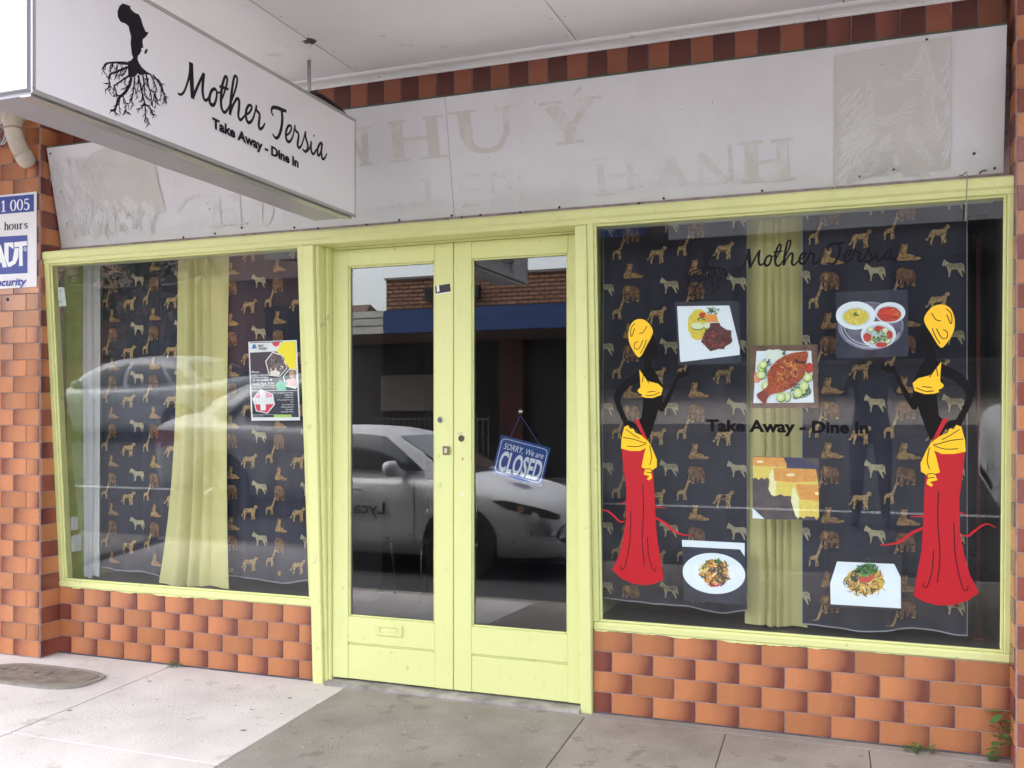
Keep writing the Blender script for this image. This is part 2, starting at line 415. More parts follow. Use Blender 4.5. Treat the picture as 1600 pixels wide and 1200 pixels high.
# =================================================================== GROUND
def gz(y): return -0.030 + 0.022 * y             # footpath falls to the gutter
KERB = -2.65
RZ = gz(KERB) - 0.12
g = mesh('ground', [(-400, -900, RZ - 0.05), (400, -900, RZ - 0.05), (400, 400, RZ - 0.05), (-400, 400, RZ - 0.05)], [(0, 1, 2, 3)], mat('far ground', (0.12, 0.12, 0.1), 0.95, 0.3, 0.2))
g['kind'] = 'structure'
rd = mesh('road', [(-120, -10.9, RZ), (120, -10.9, RZ), (120, KERB - 0.16, RZ), (-120, KERB - 0.16, RZ)], [(0, 1, 2, 3)], ASPH)
rd['kind'] = 'structure'
rm = mesh('road_marking', [(-40, -5.42, RZ + 0.004), (40, -5.42, RZ + 0.004), (40, -5.32, RZ + 0.004), (-40, -5.32, RZ + 0.004)], [(0, 1, 2, 3)], mat('road line paint', (0.55, 0.55, 0.54), 0.7, 0.4, 6))
rm['kind'] = 'structure'
kb = prism_x('kerb', [(KERB, gz(KERB) - 0.2), (KERB, gz(KERB)), (KERB - 0.02, gz(KERB) + 0.0), (KERB - 0.15, gz(KERB) - 0.012), (KERB - 0.17, gz(KERB) - 0.2)], -60, 60, CONC_R)
kb['kind'] = 'structure'
fp = bpy.data.objects.new('footpath', None); COL.objects.link(fp); fp['kind'] = 'structure'; PLOC[fp] = Matrix()
def slab(xa, xb, y0, y1, m, gap=0.004, sk=0.0):
    """xa,xb given at y=0; sk = drift per metre"""
    def X(x, y): return x - sk * y
    t = gz
    p = []
    for x, s in ((xa, 1), (xb, -1)):
        for y, q in ((y0, 1), (y1, -1)):
            yy = y + q * gap
            for dz in (-0.08, 0.0): p.append((X(x, yy) + s * gap, yy, t(yy) + dz))
    hexa('paving_slab', p, m, fp, 0.003)
SK = 0.035
for xa, xb, m in ((-6.1, -4.87, CONC_L), (-4.87, -3.67, CONC_L), (-3.67, -2.535, CONC_L)):
    slab(xa, xb, -1.13, -0.001, m, sk=SK)
    slab(xa, xb, KERB, -1.13, m, sk=SK)
for xa, xb, m in ((-2.535, -1.245, CONC_D), (-1.245, -0.595, CONC_R), (-0.595, 0.0, CONC_R), (0.0, 1.2, CONC_R), (1.2, 2.4, CONC_R)):
    slab(xa, xb, -1.55, -0.075, m, gap=0.002, sk=SK)
    slab(xa, xb, KERB, -1.55, m, gap=0.002, sk=SK)
box('paving_slab', (-30, KERB, -0.2), (-6.13, 0.2, gz(-1) - 0.0), CONC_R, fp)
box('paving_slab', (2.53, KERB, -0.2), (30, 0.2, gz(-1) - 0.0), CONC_R, fp)
hexa('joint_bed', [(x, y, z) for x in (-6.2, 2.6) for y in (KERB, 0.2) for z in (-0.3, gz(y) - 0.007)], JOINT, fp)
# thin pale strip of concrete right at the threshold
hexa('threshold_strip', [(x, y, (gz(y) + 0.002) if z else -0.12) for x in (-2.54, 0.6) for y in (-0.072, 0.2) for z in (0, 1)], CONC_R, fp)
thr = hexa('door_sill', [(x, y, z) for x in (-2.66, -1.277) for y in (-0.055, 0.1) for z in (-0.1, -0.012 if y < 0 else -0.006)], mat('worn sill', (0.42, 0.39, 0.36), 0.85, 0.5, 9), fp)

# pit cover in the pavement
pc = thing('pit_cover', 'oval cast pit cover set into the pale pavement by the left pier', 'pit cover', (-4.22, -0.42, gz(-0.42)))
def oval(rx, ry, z, n=40, e=3.2):
    return [(-4.22 + rx * math.copysign(abs(math.cos(t)) ** (2 / e), math.cos(t)), -0.42 + ry * math.copysign(abs(math.sin(t)) ** (2 / e), math.sin(t)), z) for t in [2 * math.pi * k / n for k in range(n)]]
def ring(name, rings, m, parent, cap=True):
    n = len(rings[0]); v = sum(rings, []); f = []
    for i in range(len(rings) - 1):
        f += [(i * n + k, i * n + (k + 1) % n, (i + 1) * n + (k + 1) % n, (i + 1) * n + k) for k in range(n)]
    if cap: f.append(tuple((len(rings) - 1) * n + k for k in range(n)))
    return mesh(name, v, f, m, parent)
z0 = gz(-0.42)
ring('surround', [oval(0.385, 0.172, z0 - 0.03), oval(0.385, 0.172, z0 + 0.011), oval(0.355, 0.150, z0 + 0.011), oval(0.353, 0.148, z0 + 0.002)], mat('cover surround', (0.3, 0.27, 0.24), 0.85, 0.3, 20), pc, False)
ring('lid', [oval(0.35, 0.146, z0 - 0.02), oval(0.35, 0.146, z0 + 0.010), oval(0.342, 0.140, z0 + 0.012)], COVER, pc)
for dx in (-0.24, 0.0):
    pr = [[( -4.22 + dx + r * math.cos(t), -0.40 + r * 0.8 * math.sin(t), z) for t in [2 * math.pi * k / 20 for k in range(20)]] for r, z in ((0.05, z0 + 0.0115), (0.048, z0 + 0.016), (0.042, z0 + 0.016), (0.04, z0 + 0.0125))]
    ring('lid_boss', pr, COVER, pc, False)

# =================================================================== TILED PIERS AND STALL RISERS
PW, PH, TJ = 0.196, 0.0962, 0.0042
def tile_me(wd, ht, m, key):
    k = ('tile', key)
    if k in MATS: return MATS[k]
    bm = bmesh.new(); bm_box(bm, (0, -0.008, 0), (wd - TJ, 0.004, ht - TJ), 0.0016)
    me = bpy.data.meshes.new('tile'); bmesh.ops.recalc_face_normals(bm, faces=bm.faces); bm.to_mesh(me); bm.free()
    me.materials.append(m); MATS[k] = me
    return me
def tile(parent, x, y, z, wd, ht, m, face='front', flip=False, name='tile'):
    me = tile_me(wd, ht, m, (round(wd, 3), round(ht, 3), m.name))
    o = bpy.data.objects.new(name, me); COL.objects.link(o); o.parent = parent
    o.matrix_parent_inverse = PLOC.get(parent, Matrix()).inverted()
    j = lambda s: random.uniform(-s, s)
    M = Matrix.Translation((x + TJ / 2, y + j(0.0006), z + TJ / 2))
    if face == 'right':        # faces +x : local x runs along +y, outward (-y local) -> +x
        M = Matrix.Translation((x + j(0.0006), y + TJ / 2, z + TJ / 2)) @ Matrix.Rotation(R(90), 4, 'Z')
    elif face == 'left':       # faces -x
        M = Matrix.Translation((x + j(0.0006), y - TJ / 2, z + TJ / 2)) @ Matrix.Rotation(R(-90), 4, 'Z')
    if flip:
        M = M @ Matrix.Translation((wd - TJ, 0, ht - TJ)) @ Matrix.Rotation(R(180), 4, 'Y')
    M = M @ Matrix.Rotation(R(j(0.25)), 4, 'X') @ Matrix.Rotation(R(j(0.2)), 4, 'Y')
    o.matrix_basis = M
    return o

BASE = -0.028
PIERY = -0.145
def pier(name, label, xin, width, side):
    """side=+1: pier lies to the left of xin and shows its right flank"""
    p = thing(name, label, 'pier', (xin - side * width / 2, PIERY / 2, -0.05))
    x0, x1 = (xin - width, xin) if side > 0 else (xin, xin + width)
    box('core', (x0 + (0.0 if side > 0 else -0.0035), PIERY - 0.0035, -0.15), (x1 - (-0.0035 if side > 0 else 0.0), 0.25, 3.3), GROUT, p)
    n = 33
    for i in range(n):
        z = BASE + i * PH
        if z > 3.12: break
        odd = (i % 2 == 1)
        x = xin
        first = True
        while abs(x - xin) < width - 0.02:
            wd = PW / 2 if (first and odd) else PW
            wd = min(wd, width - abs(x - xin)); first_half = first and odd
            if side > 0:
                tile(p, x - wd, PIERY, z, wd, PH, T_FLASH, flip=not first_half)
                x -= wd
            else:
                tile(p, x, PIERY, z, wd, PH, (T_DARK if odd else T_LIGHT) if first else T_FLASH, flip=False)
                x += wd
            first = False
        wd = 0.145
        mm = T_DARK if (i % 2 == 0) else T_LIGHT
        if side > 0: tile(p, xin, PIERY, z, wd, PH, mm, 'right', flip=bool(i % 4 < 2))
        else: tile(p, xin, PIERY + wd, z, wd, PH, mm, 'left', flip=bool(i % 4 < 2))
    return p
XL, XR = -4.505, 0.548
pier('tiled_pier', 'glazed brown tiled pier carrying the blue and white security sign', XL, 0.59, 1)
pier('tiled_pier', 'glazed brown tiled pier at the right edge beside the large window', XR, 0.59, -1)

def riser(name, label, x0, x1, row_a, row_b, xtra):
    p = thing(name, label, 'wall', ((x0 + x1) / 2, 0.05, -0.05))
    box('core', (x0, -0.0030, -0.15), (x1, 0.12, 0.3615), GROUT, p)
    for i in range(4):
        z = -0.024 + (3 - i) * PH
        xs = row_a if i % 2 == 0 else row_b
        for a, b in zip(xs[:-1], xs[1:]):
            tile(p, a, 0.001, z, b - a, PH, T_FLASH if b - a > 0.11 or not (a == xs[0]) else T_DARK)
    box('skirting', (x0, -0.010, -0.06), (x1, 0.03, -0.024), mat('dark mortar skirting', (0.10, 0.09, 0.105), 0.9, 0.5, 25), p, 0.003)
    return p
def run(x0, first, x1):
    xs = [x0, first]
    while xs[-1] + PW < x1 - 0.03: xs.append(xs[-1] + PW)
    xs.append(x1); return xs
pL = riser('tiled_stall_riser', 'low orange tiled wall under the left window with the flyer', XL + 0.003, -2.757, run(XL + 0.003, -4.316, -2.757), run(XL + 0.003, -4.412, -2.757), None)
pR = riser('tiled_stall_riser', 'low orange tiled wall under the right window with the red dresses', -1.219, XR - 0.005, run(-1.219, -1.034, XR - 0.005), run(-1.219, -1.131, XR - 0.005), None)
# paint slopped over the top edge of the tiles
for p, xa, xb in ((pL, -4.4, -2.77), (pR, -1.21, 0.5)):
    v, f = [], []
    x = xa; rr = random.Random(3)
    d = 0.006
    while x < xb:
        d = max(-0.0085, min(0.006, d + rr.uniform(-0.0035, 0.003)))
        v += [(x, -0.0088, 0.372), (x, -0.0088, 0.3615 - d)]; x += 0.012
    f = [(2 * i, 2 * i + 1, 2 * i + 3, 2 * i + 2) for i in range(len(v) // 2 - 1)]
    mesh('paint_slop', v, f, PAINT_OLD, p)

# wall above the fascia: one course of upright tiles, then the upper wall (shop building)
up = thing('upper_wall', 'brown tiled wall strip above the old white fascia board', 'wall', (-2, 0.1, 2.3))
box('core', (XL + 0.003, -0.0025, 2.33), (XR - 0.003, 0.2, 3.3), GROUT, up)
x = XL + 0.003; i = 0
while x < XR - 0.02:
    wd = min(0.0985, XR - 0.003 - x)
    tile(up, x, 0.001, 2.89, wd, 0.215, T_SDARK if i % 2 else (T_SLIGHT if random.random() < 0.85 else T_DARK))
    x += wd; i += 1
bd = thing('shop_building', 'brown brick shop building rising above the verandah ceiling', 'building', (-2, 0.3, 3.3))
BRICKW = None
def brick_mat(name, c1, c2, mortar, sc=1.0, bw=0.24, bh=0.086, mort=0.008):
    m = bpy.data.materials.new(name); m.use_nodes = True
    n, l = m.node_tree.nodes, m.node_tree.links; b = n['Principled BSDF']; b.inputs['Roughness'].default_value = 0.85
    tc = n.new('ShaderNodeTexCoord'); mp = n.new('ShaderNodeMapping'); mp.inputs['Rotation'].default_value = (R(90), 0, 0)
    l.new(tc.outputs['Object'], mp.inputs[0])
    bt = n.new('ShaderNodeTexBrick'); bt.inputs['Scale'].default_value = 1.0
    bt.inputs['Brick Width'].default_value = bw; bt.inputs['Row Height'].default_value = bh; bt.inputs['Mortar Size'].default_value = mort
    bt.inputs['Color1'].default_value = c1 + (1,); bt.inputs['Color2'].default_value = c2 + (1,); bt.inputs['Mortar'].default_value = mortar + (1,)
    l.new(mp.outputs[0], bt.inputs[0]); l.new(bt.outputs[0], b.inputs['Base Color'])
    bp = n.new('ShaderNodeBump'); bp.inputs['Strength'].default_value = 0.6; bp.inputs['Distance'].default_value = 0.01; bp.invert = True
    l.new(bt.outputs['Fac'], bp.inputs['Height']); l.new(bp.outputs[0], b.inputs['Normal'])
    MATS[name] = m; return m
BRK = brick_mat('brown brick', (0.20, 0.09, 0.055), (0.16, 0.07, 0.045), (0.3, 0.28, 0.26))
box('wall', (-12, 0.02, 3.302), (8, 0.3, 6.0), BRK, bd)
box('wall', (-12, 0.0, -0.2), (XL - 0.595, 0.3, 3.302), BRK, bd)
box('wall', (XR + 0.595, 0.0, -0.2), (8, 0.3, 3.302), BRK, bd)
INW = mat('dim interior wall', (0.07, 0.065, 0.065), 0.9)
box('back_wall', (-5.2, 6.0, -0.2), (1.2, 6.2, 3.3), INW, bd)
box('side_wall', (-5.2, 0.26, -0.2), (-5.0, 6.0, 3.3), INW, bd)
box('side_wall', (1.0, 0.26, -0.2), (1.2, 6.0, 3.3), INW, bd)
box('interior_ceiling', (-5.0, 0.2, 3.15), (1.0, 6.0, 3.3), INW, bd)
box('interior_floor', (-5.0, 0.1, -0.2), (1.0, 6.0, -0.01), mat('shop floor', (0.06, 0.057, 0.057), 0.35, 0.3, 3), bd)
box('roof', (-12, 0.3, 5.2), (8, 8, 5.4), INW, bd)

# =================================================================== VERANDAH CEILING
aw = thing('verandah', 'pale painted verandah ceiling over the footpath', 'awning', (-2, -1.4, 3.13))
CEILZ, AWD = 3.142, -2.62
jx = [-9.7, -8.5, -7.3, -6.1, -4.87, -3.665, -2.462, -1.288, -0.1, 1.1, 2.3, 3.5, 4.7, 6.0]
for a, b in zip(jx[:-1], jx[1:]):
    box('ceiling_sheet', (a + 0.0025, AWD, CEILZ), (b - 0.0025, 0.0, CEILZ + 0.02), CEIL, aw, 0.0015)
box('deck', (-9.7, AWD, CEILZ + 0.022), (6.0, 0.0, CEILZ + 0.12), DARK, aw)
box('cover_strip', (-2.490, AWD + 0.02, CEILZ - 0.006), (-2.462, -0.12, CEILZ + 0.001), CEIL, aw, 0.001)
box('fascia_gutter', (-9.7, AWD - 0.06, CEILZ - 0.04), (6.0, AWD, CEILZ + 0.26), mat('gutter paint', (0.5, 0.5, 0.5), 0.5), aw, 0.01)
for x_ in (-1.288, -0.1, -2.462):
    for k in range(9):
        for dx in (-0.03, 0.03):
            y_ = -0.12 - k * 0.22
            bm = bmesh.new(); tube_bm(bm, [(x_ + dx, y_, CEILZ - 0.0012), (x_ + dx, y_, CEILZ + 0.001)], 0.004, 8); bm_mesh('nail_head', bm, mat('nail head', (0.42, 0.38, 0.36), 0.7), aw)
prism_x('cornice', [(0.004, 3.100), (-0.012, 3.100), (-0.016, 3.112), (-0.03, 3.122), (-0.052, 3.128), (-0.06, 3.134), (-0.06, 3.1415), (0.004, 3.1415)], XL + 0.01, XR, CORN, aw)
prism_x('cornice', [(PIERY + 0.004, 3.100), (PIERY - 0.024, 3.100), (PIERY - 0.03, 3.112), (PIERY - 0.045, 3.122), (PIERY - 0.06, 3.134), (PIERY - 0.06, 3.1415), (PIERY + 0.004, 3.1415)], XL - 0.6, XL, CORN, aw)

# =================================================================== SHOPFRONT FRAME (head beam, posts)
fr = thing('shopfront_frame', 'yellow green timber head beam and door posts of the shopfront', 'door frame', (-2, -0.05, 0))
hb = [(-0.005, 2.335), (-0.118, 2.334), (-0.134, 2.328), (-0.138, 2.318), (-0.136, 2.290), (-0.126, 2.281), (-0.126, 2.262), (-0.115, 2.257), (-0.005, 2.257)]
prism_x('head_beam', hb, XL - 0.004, XR + 0.001, PAINT, fr)
def post(x0, x1, dep0, dep1, zt, name='post', inner=0.03, m=PAINT_OLD, zb=-0.055):
    yb, yt = -dep0, -dep1
    hexa(name, [(x, y, z) for x in (x0, x1) for (y, yy) in ((yb, yt), (inner, inner)) for (y, z) in ((y, zb), (yy, zt))], m, fr, 0.004)
post(-2.746, -2.684, 0.030, 0.128, 2.258)
post(-2.684, -2.664, 0.012, 0.108, 2.258, 'post_stop')
post(-2.664, -2.645, 0.008, 0.045, 2.258, 'door_stop')
post(-1.277, -1.222, 0.030, 0.128, 2.258)
box('door_head', (-2.645, -0.005, 2.245), (-1.277, 0.06, 2.256), PAINT, fr)

# =================================================================== WINDOWS
def bar(parent, name, x0, x1, z0, z1, front, back, m=PAINT, bev=0.003):
    """raked bar; front/back offsets measured from the glass plane"""
    return hexa(name, [(x, rake(z) + o, z) for x in (x0, x1) for o in (front, back) for z in (z0, z1)], m, parent, bev)
def window(label, x0, x1, jl, jr):
    wn = thing('shop_window', label, 'window', ((x0 + x1) / 2, 0.0, 0.36))
    bar(wn, 'sill', x0, x1, 0.362, 0.402, -0.028, 0.05, PAINT_OLD, 0.008)
    bar(wn, 'sill_bead', x0 + jl, x1 - jr, 0.4025, 0.414, -0.014, 0.0, PAINT_OLD, 0.003)
    bar(wn, 'jamb', x0, x0 + jl, 0.4025, 2.262, -0.022, 0.05)
    bar(wn, 'jamb_bead', x0 + jl + 0.0005, x0 + jl + 0.013, 0.414, 2.250, -0.012, 0.0)
    bar(wn, 'jamb', x1 - jr, x1, 0.4025, 2.262, -0.022, 0.05)
    bar(wn, 'jamb_bead', x1 - jr - 0.013, x1 - jr - 0.0005, 0.414, 2.250, -0.012, 0.0)
    bar(wn, 'head_bead', x0 + jl, x1 - jr, 2.250, 2.2615, -0.012, 0.0)
    bar(wn, 'glass_pane', x0 + jl - 0.005, x1 - jr + 0.005, 0.400, 2.262, 0.0005, 0.0055, GLASS, 0)
    return wn
wl = window('raked shop window left of the doors with yellow green frame and animal print cloth behind', XL + 0.003, -2.747, 0.036, 0.028)
wr = window('wide raked shop window right of the doors with food pictures and red dressed figures', -1.221, XR - 0.001, 0.030, 0.028)
# display bays behind the glass
for lab, x0, x1 in (('green painted display bay behind the left window', XL, -2.70), ('dark display bay behind the right window', -1.262, XR)):
    b = thing('display_bay', lab, 'display bay', ((x0 + x1) / 2, 0.2, 0.3))
    box('bay_floor', (x0, 0.045, 0.30), (x1, 0.60, 0.385), mat('bay floor lino', (0.085, 0.08, 0.085), 0.4, 0.3, 6), b)
    box('bay_side', (x0 - 0.03, 0.03, 0.386), (x0 + 0.022, 0.60, 2.6), PAINT_IN, b)
    box('bay_side', (x1 - 0.022, 0.03, 0.386), (x1 + 0.03, 0.60, 2.6), mat('dark bay side', (0.07, 0.06, 0.062), 0.7), b)
    box('bay_head', (x0 + 0.023, 0.0, 2.32), (x1 - 0.023, 0.60, 2.42), mat('bay head', (0.22, 0.22, 0.22), 0.8), b)
    box('track', (x0 + 0.05, 0.14, 2.285), (x1 - 0.05, 0.16, 2.318), mat('curtain track', (0.5, 0.5, 0.5), 0.4), b)

# =================================================================== DOORS
def door(label, x0, x1, gx0, gx1):
    d = thing('door', label, 'door', ((x0 + x1) / 2, 0.02, 0.0))
    Z0, Z1, G0, G1 = 0.002, 2.244, 0.327, 2.158
    y0, y1 = 0.0, 0.045
    box('stile', (x0, y0, Z0), (gx0, y1, Z1), PAINT_OLD, d, 0.003)
    box('stile', (gx1, y0, Z0), (x1, y1, Z1), PAINT_OLD, d, 0.003)
    box('rail', (gx0 + 0.0004, y0 + 0.001, G1), (gx1 - 0.0004, y1 - 0.001, Z1 - 0.001), PAINT_OLD, d, 0.002)
    box('rail', (gx0 + 0.0004, y0 + 0.001, 0.192), (gx1 - 0.0004, y1 - 0.001, G0), PAINT_OLD, d, 0.002)
    box('kick_panel', (gx0 + 0.0004, y0 + 0.0035, Z0 + 0.001), (gx1 - 0.0004, y1 - 0.003, 0.181), PAINT_OLD, d, 0.002)
    box('panel_groove', (gx0 + 0.0004, y0 + 0.008, 0.182), (gx1 - 0.0004, y1 - 0.003, 0.191), PAINT_OLD, d, 0.002)
    for a, b, c, e in ((gx0, gx0 + 0.010, G0 + 0.0004, G1 - 0.0004), (gx1 - 0.010, gx1, G0 + 0.0004, G1 - 0.0004)):
        box('glazing_bead', (a + 0.0004, 0.006, c), (b - 0.0004, 0.018, e), PAINT, d, 0.003)
    box('glazing_bead', (gx0 + 0.011, 0.006, G0 + 0.0004), (gx1 - 0.011, 0.018, G0 + 0.010), PAINT, d, 0.003)
    box('glazing_bead', (gx0 + 0.011, 0.006, G1 - 0.010), (gx1 - 0.011, 0.018, G1 - 0.0004), PAINT, d, 0.003)
    box('glass_pane', (gx0 - 0.002, 0.0185, G0 - 0.002), (gx1 + 0.002, 0.0235, G1 + 0.002), GLASS_D, d)
    return d
dl = door('yellow green glazed door leaf with the letter slot', -2.644, -1.9495, -2.550, -2.051)
dr = door('yellow green glazed door leaf with the hanging closed sign', -1.9455, -1.278, -1.850, -1.348)
# letter plate: raised frame with recessed slot
def round_rect(cx, cz, hx, hz, r, n=6):
    out = []
    for sx, sz, a in ((1, 1, 0), (-1, 1, 90), (-1, -1, 180), (1, -1, 270)):
        for k in range(n + 1):
            t = R(a + 90 * k / n); out.append((cx + sx * (hx - r) + r * math.cos(t), cz + sz * (hz - r) + r * math.sin(t)))
    return out
def loops_y(name, loops, m, parent, cap=True):
    return ring(name, [[(p[0], y, p[1]) for p in lp] for lp, y in loops], m, parent, cap)
c = on_y(608, 985, 0)
cx_, cz_ = c.x, c.z
loops_y('letter_plate', [(round_rect(cx_, cz_, 0.078, 0.030, 0.006), 0.002), (round_rect(cx_, cz_, 0.078, 0.030, 0.006), -0.005), (round_rect(cx_, cz_, 0.074, 0.026, 0.005), -0.007), (round_rect(cx_, cz_, 0.054, 0.014, 0.0135), -0.007), (round_rect(cx_, cz_, 0.051, 0.011, 0.0105), -0.002)], PAINT, dl)
loops_y('letter_flap', [(round_rect(cx_, cz_, 0.047, 0.008, 0.0075), -0.0015), (round_rect(cx_, cz_, 0.047, 0.008, 0.0075), -0.004), (round_rect(cx_, cz_, 0.045, 0.0065, 0.006), -0.005)], PAINT_OLD, dl)
def lock(parent, px, py, r, m, m2, name='lock_cylinder', slot=True):
    c = on_y(px, py, 0)
    circ = lambda rr: [(c.x + rr * math.cos(t), c.z + rr * math.sin(t)) for t in [2 * math.pi * k / 24 for k in range(24)]]
    o = loops_y(name, [(circ(r), 0.002), (circ(r), -0.004), (circ(r * 0.85), -0.006), (circ(r * 0.55), -0.006), (circ(r * 0.52), -0.004)], m, parent)
    if slot: box('keyway', (c.x - 0.0015, -0.0065, c.z - 0.006), (c.x + 0.0015, -0.0042, c.z + 0.006), m2, o)
lock(dl, 688, 656, 0.0165, CHROME, DARK)
lock(dr, 721, 685, 0.016, mat('dark bronze', (0.10, 0.08, 0.06), 0.5, metal=0.5), DARK, slot=False)
c = on_y(698, 704, 0)
lt = box('latch', (c.x - 0.021, -0.006, c.z - 0.022), (c.x + 0.019, 0.001, c.z + 0.022), RUSTY, dl, 0.002)
box('latch_plate', (c.x - 0.009, -0.0085, c.z - 0.012), (c.x + 0.004, -0.0062, c.z + 0.012), mat('pale metal', (0.6, 0.58, 0.5), 0.4, metal=0.3), lt, 0.001)
box('latch_bolt', (c.x + 0.008, -0.011, c.z - 0.009), (c.x + 0.024, -0.0062, c.z + 0.009), RUSTY, lt, 0.002)
c = on_y(723, 772, 0)
box('filled_hole', (c.x - 0.006, -0.0012, c.z - 0.006), (c.x + 0.006, 0.0005, c.z + 0.006), mat('filler', (0.75, 0.75, 0.7), 0.8), dr, 0.001)
c = on_y(723, 717, 0)
box('paint_chip', (c.x - 0.004, -0.0008, c.z - 0.007), (c.x + 0.003, 0.0005, c.z + 0.006), mat('bare timber', (0.45, 0.2, 0.07), 0.8), dr)
# torn tape on the meeting stile
tp = thing('tape_scrap', 'torn strip of black tape stuck at the top of the left door', 'tape', (-2.03, -0.002, 2.0))
pr = Print(lambda x, y, o: on_y(x, y, 0) + Vector((0, o, 0)), tp)
pr.poly('tape', [(680, 447), (703, 443), (704.5, 457), (681, 460)], mat('black tape', (0.03, 0.03, 0.035), 0.5, 0.6, 60))
pr.poly('paper_scrap', [(682, 446.5), (686, 446), (687, 455), (683, 457)], WHITE)
pr.poly('paper_edge', [(681, 459), (704, 455.5), (704.5, 457), (681, 460.5)], WHITE)
pr.done()

# closed sign hanging inside the right door
cs = thing('closed_sign', 'tilted blue sign reading sorry we are closed hung inside the door', 'sign', on_y(813, 640, 0.03))
def dmap(y):
    return lambda px, py, o: on_y(px, py, y) + Vector((0, o, 0))
BLUE = fc('sign blue', (28, 74, 140)); BLUE.node_tree.nodes['Principled BSDF'].inputs['Roughness'].default_value = 0.3
q = lambda x, y: (660 + x / 6.667, 620 + y / 6.667)
quad = [q(818, 395), q(1338, 532), q(1240, 938), q(722, 800)]
p8 = [on_y(x, y, yy) for (x, y) in (quad[3], quad[0], quad[2], quad[1]) for yy in (0.030, 0.033)]
hexa('board', [p8[0], p8[2], p8[1], p8[3], p8[4], p8[6], p8[5], p8[7]], BLUE, cs)
pr = Print(dmap(0.030), cs)
A, B, Cc, Dd = [Vector(v) for v in quad]
def inn(u, v): p = A + (B - A) * u + (Dd - A) * v; return (p.x, p.y)
rr_ = [inn(u, v) for u, v in round_rect(0.5, 0.5, 0.455, 0.43, 0.09)]
pr.stroke('border', rr_ + [rr_[0]], 0.9, WHITE, smooth=False)
tx = [inn(0.11, 0.32), inn(0.90, 0.32)]; up1 = Vector(inn(0, 0.15)) - Vector(inn(0, 0.30))
pr.text('lettering', 'SORRY, We are', tx[0][0], tx[1][0], tx[0][1], tx[1][1], WHITE, 0.004, 0.25, base=(up1.x, up1.y))
tx = [inn(0.09, 0.86), inn(0.93, 0.86)]; up2 = Vector(inn(0, 0.38)) - Vector(inn(0, 0.86))
pr.text('lettering', 'CLOSED', tx[0][0], tx[1][0], tx[0][1], tx[1][1], WHITE, 0.032, 0.08, base=(up2.x, up2.y))
pr.done()
STR = mat('blue string', (0.12, 0.14, 0.45), 0.7)
h = on_y(813, 649, 0.03)
for e in (q(920, 415), q(1222, 498)): tube('string', [h, on_y(e[0], e[1], 0.0315)], 0.0011, STR, cs, 5)
bm = bmesh.new(); hc = on_y(813, 643, 0.0245)
tube_bm(bm, [hc, hc + Vector((0, 0.003, 0)), hc + Vector((0, 0.008, 0)), hc + Vector((0, 0.012, 0))], [0.013, 0.0125, 0.007, 0.003], 16)
bm_mesh('suction_hook', bm, CHROME, cs, True)

# =================================================================== OLD FASCIA BOARD
fa = thing('fascia_board', 'old white fascia board with ghost lettering over the shopfront', 'sign board', (-2, -0.05, 2.36))
fy = lambda z: FB - FK * (z - FZ)
def fboard(x0, x1):
    z0, z1 = 2.34, 2.936
    hexa('board', [(x, fy(z) + o, z) for x in (x0, x1) for o in (0.0, 0.004) for z in (z0, z1)], PANEL, fa)
xj = on_fascia(703, 250).x
fboard(XL + 0.018, xj - 0.0012); fboard(xj + 0.0012, XR - 0.03)
EDGE = mat('green edge trim', (0.05, 0.10, 0.07), 0.6)
hexa('top_trim', [(x, fy(2.936) + o, z) for x in (XL + 0.018, XR - 0.030) for o in (-0.003, 0.008) for z in (2.9365, 2.943)], EDGE, fa)
hexa('backing', [(x, fy(z) + o, z) for x in (XL + 0.03, XR - 0.045) for o in (0.0045, 0.02) for z in (2.34, 2.93)], EDGE, fa)
fmap = lambda px, py, o: on_fascia(px, py, o)
pr = Print(fmap, fa, step=0.00006, start=0.0003)
def bars(pr, name, m, conv, segs):
    xs = sorted(segs, key=lambda q: min(q[0], q[2])); end = None; k = 0
    for (x0, y0, x1, y1, wd) in xs:
        lo = min(x0, x1) - wd; 
        if end is not None and lo > end: pr.flush()
        end = max(x0, x1) + wd if end is None else max(end, max(x0, x1) + wd)
        a, b = conv(x0, y0), conv(x1, y1)
        pr.stroke(name, [a, b], wd, m, smooth=False)
    pr.flush()
k2 = lambda x, y: (540 + x / 2.667, y / 2.667)
k1 = lambda x, y: (x / 2.667, y / 2.667)
k3 = lambda x, y: (1000 + x / 2.667, y / 2.667)
# upper word: N H U Y with accent
bars(pr, 'ghost_lettering', GHOST, k2, [
    (20, 560, 20, 640, 9), (78, 535, 85, 685, 10), (20, 560, 82, 685, 8), (45, 537, 105, 530, 4), (60, 688, 112, 682, 4),
    (212, 505, 222, 660, 18), (355, 490, 370, 650, 18), (220, 583, 360, 572, 6), (175, 512, 255, 502, 4), (320, 492, 405, 482, 4), (182, 675, 275, 664, 4), (310, 660, 425, 648, 4),
    (490, 470, 505, 570, 20), (668, 450, 672, 560, 10), (428, 474, 540, 462, 4), (620, 456, 722, 440, 7),
    (850, 440, 925, 530, 20), (1020, 415, 940, 530, 10), (932, 520, 942, 590, 20), (805, 436, 905, 424, 5), (970, 416, 1066, 402, 5), (880, 600, 995, 586, 5), (950, 402, 980, 362, 6)])
pr.stroke('ghost_lettering', [k2(500, 560), k2(525, 610), k2(580, 628), k2(640, 610), k2(670, 550)], [18, 12, 8, 9, 8], GHOST)
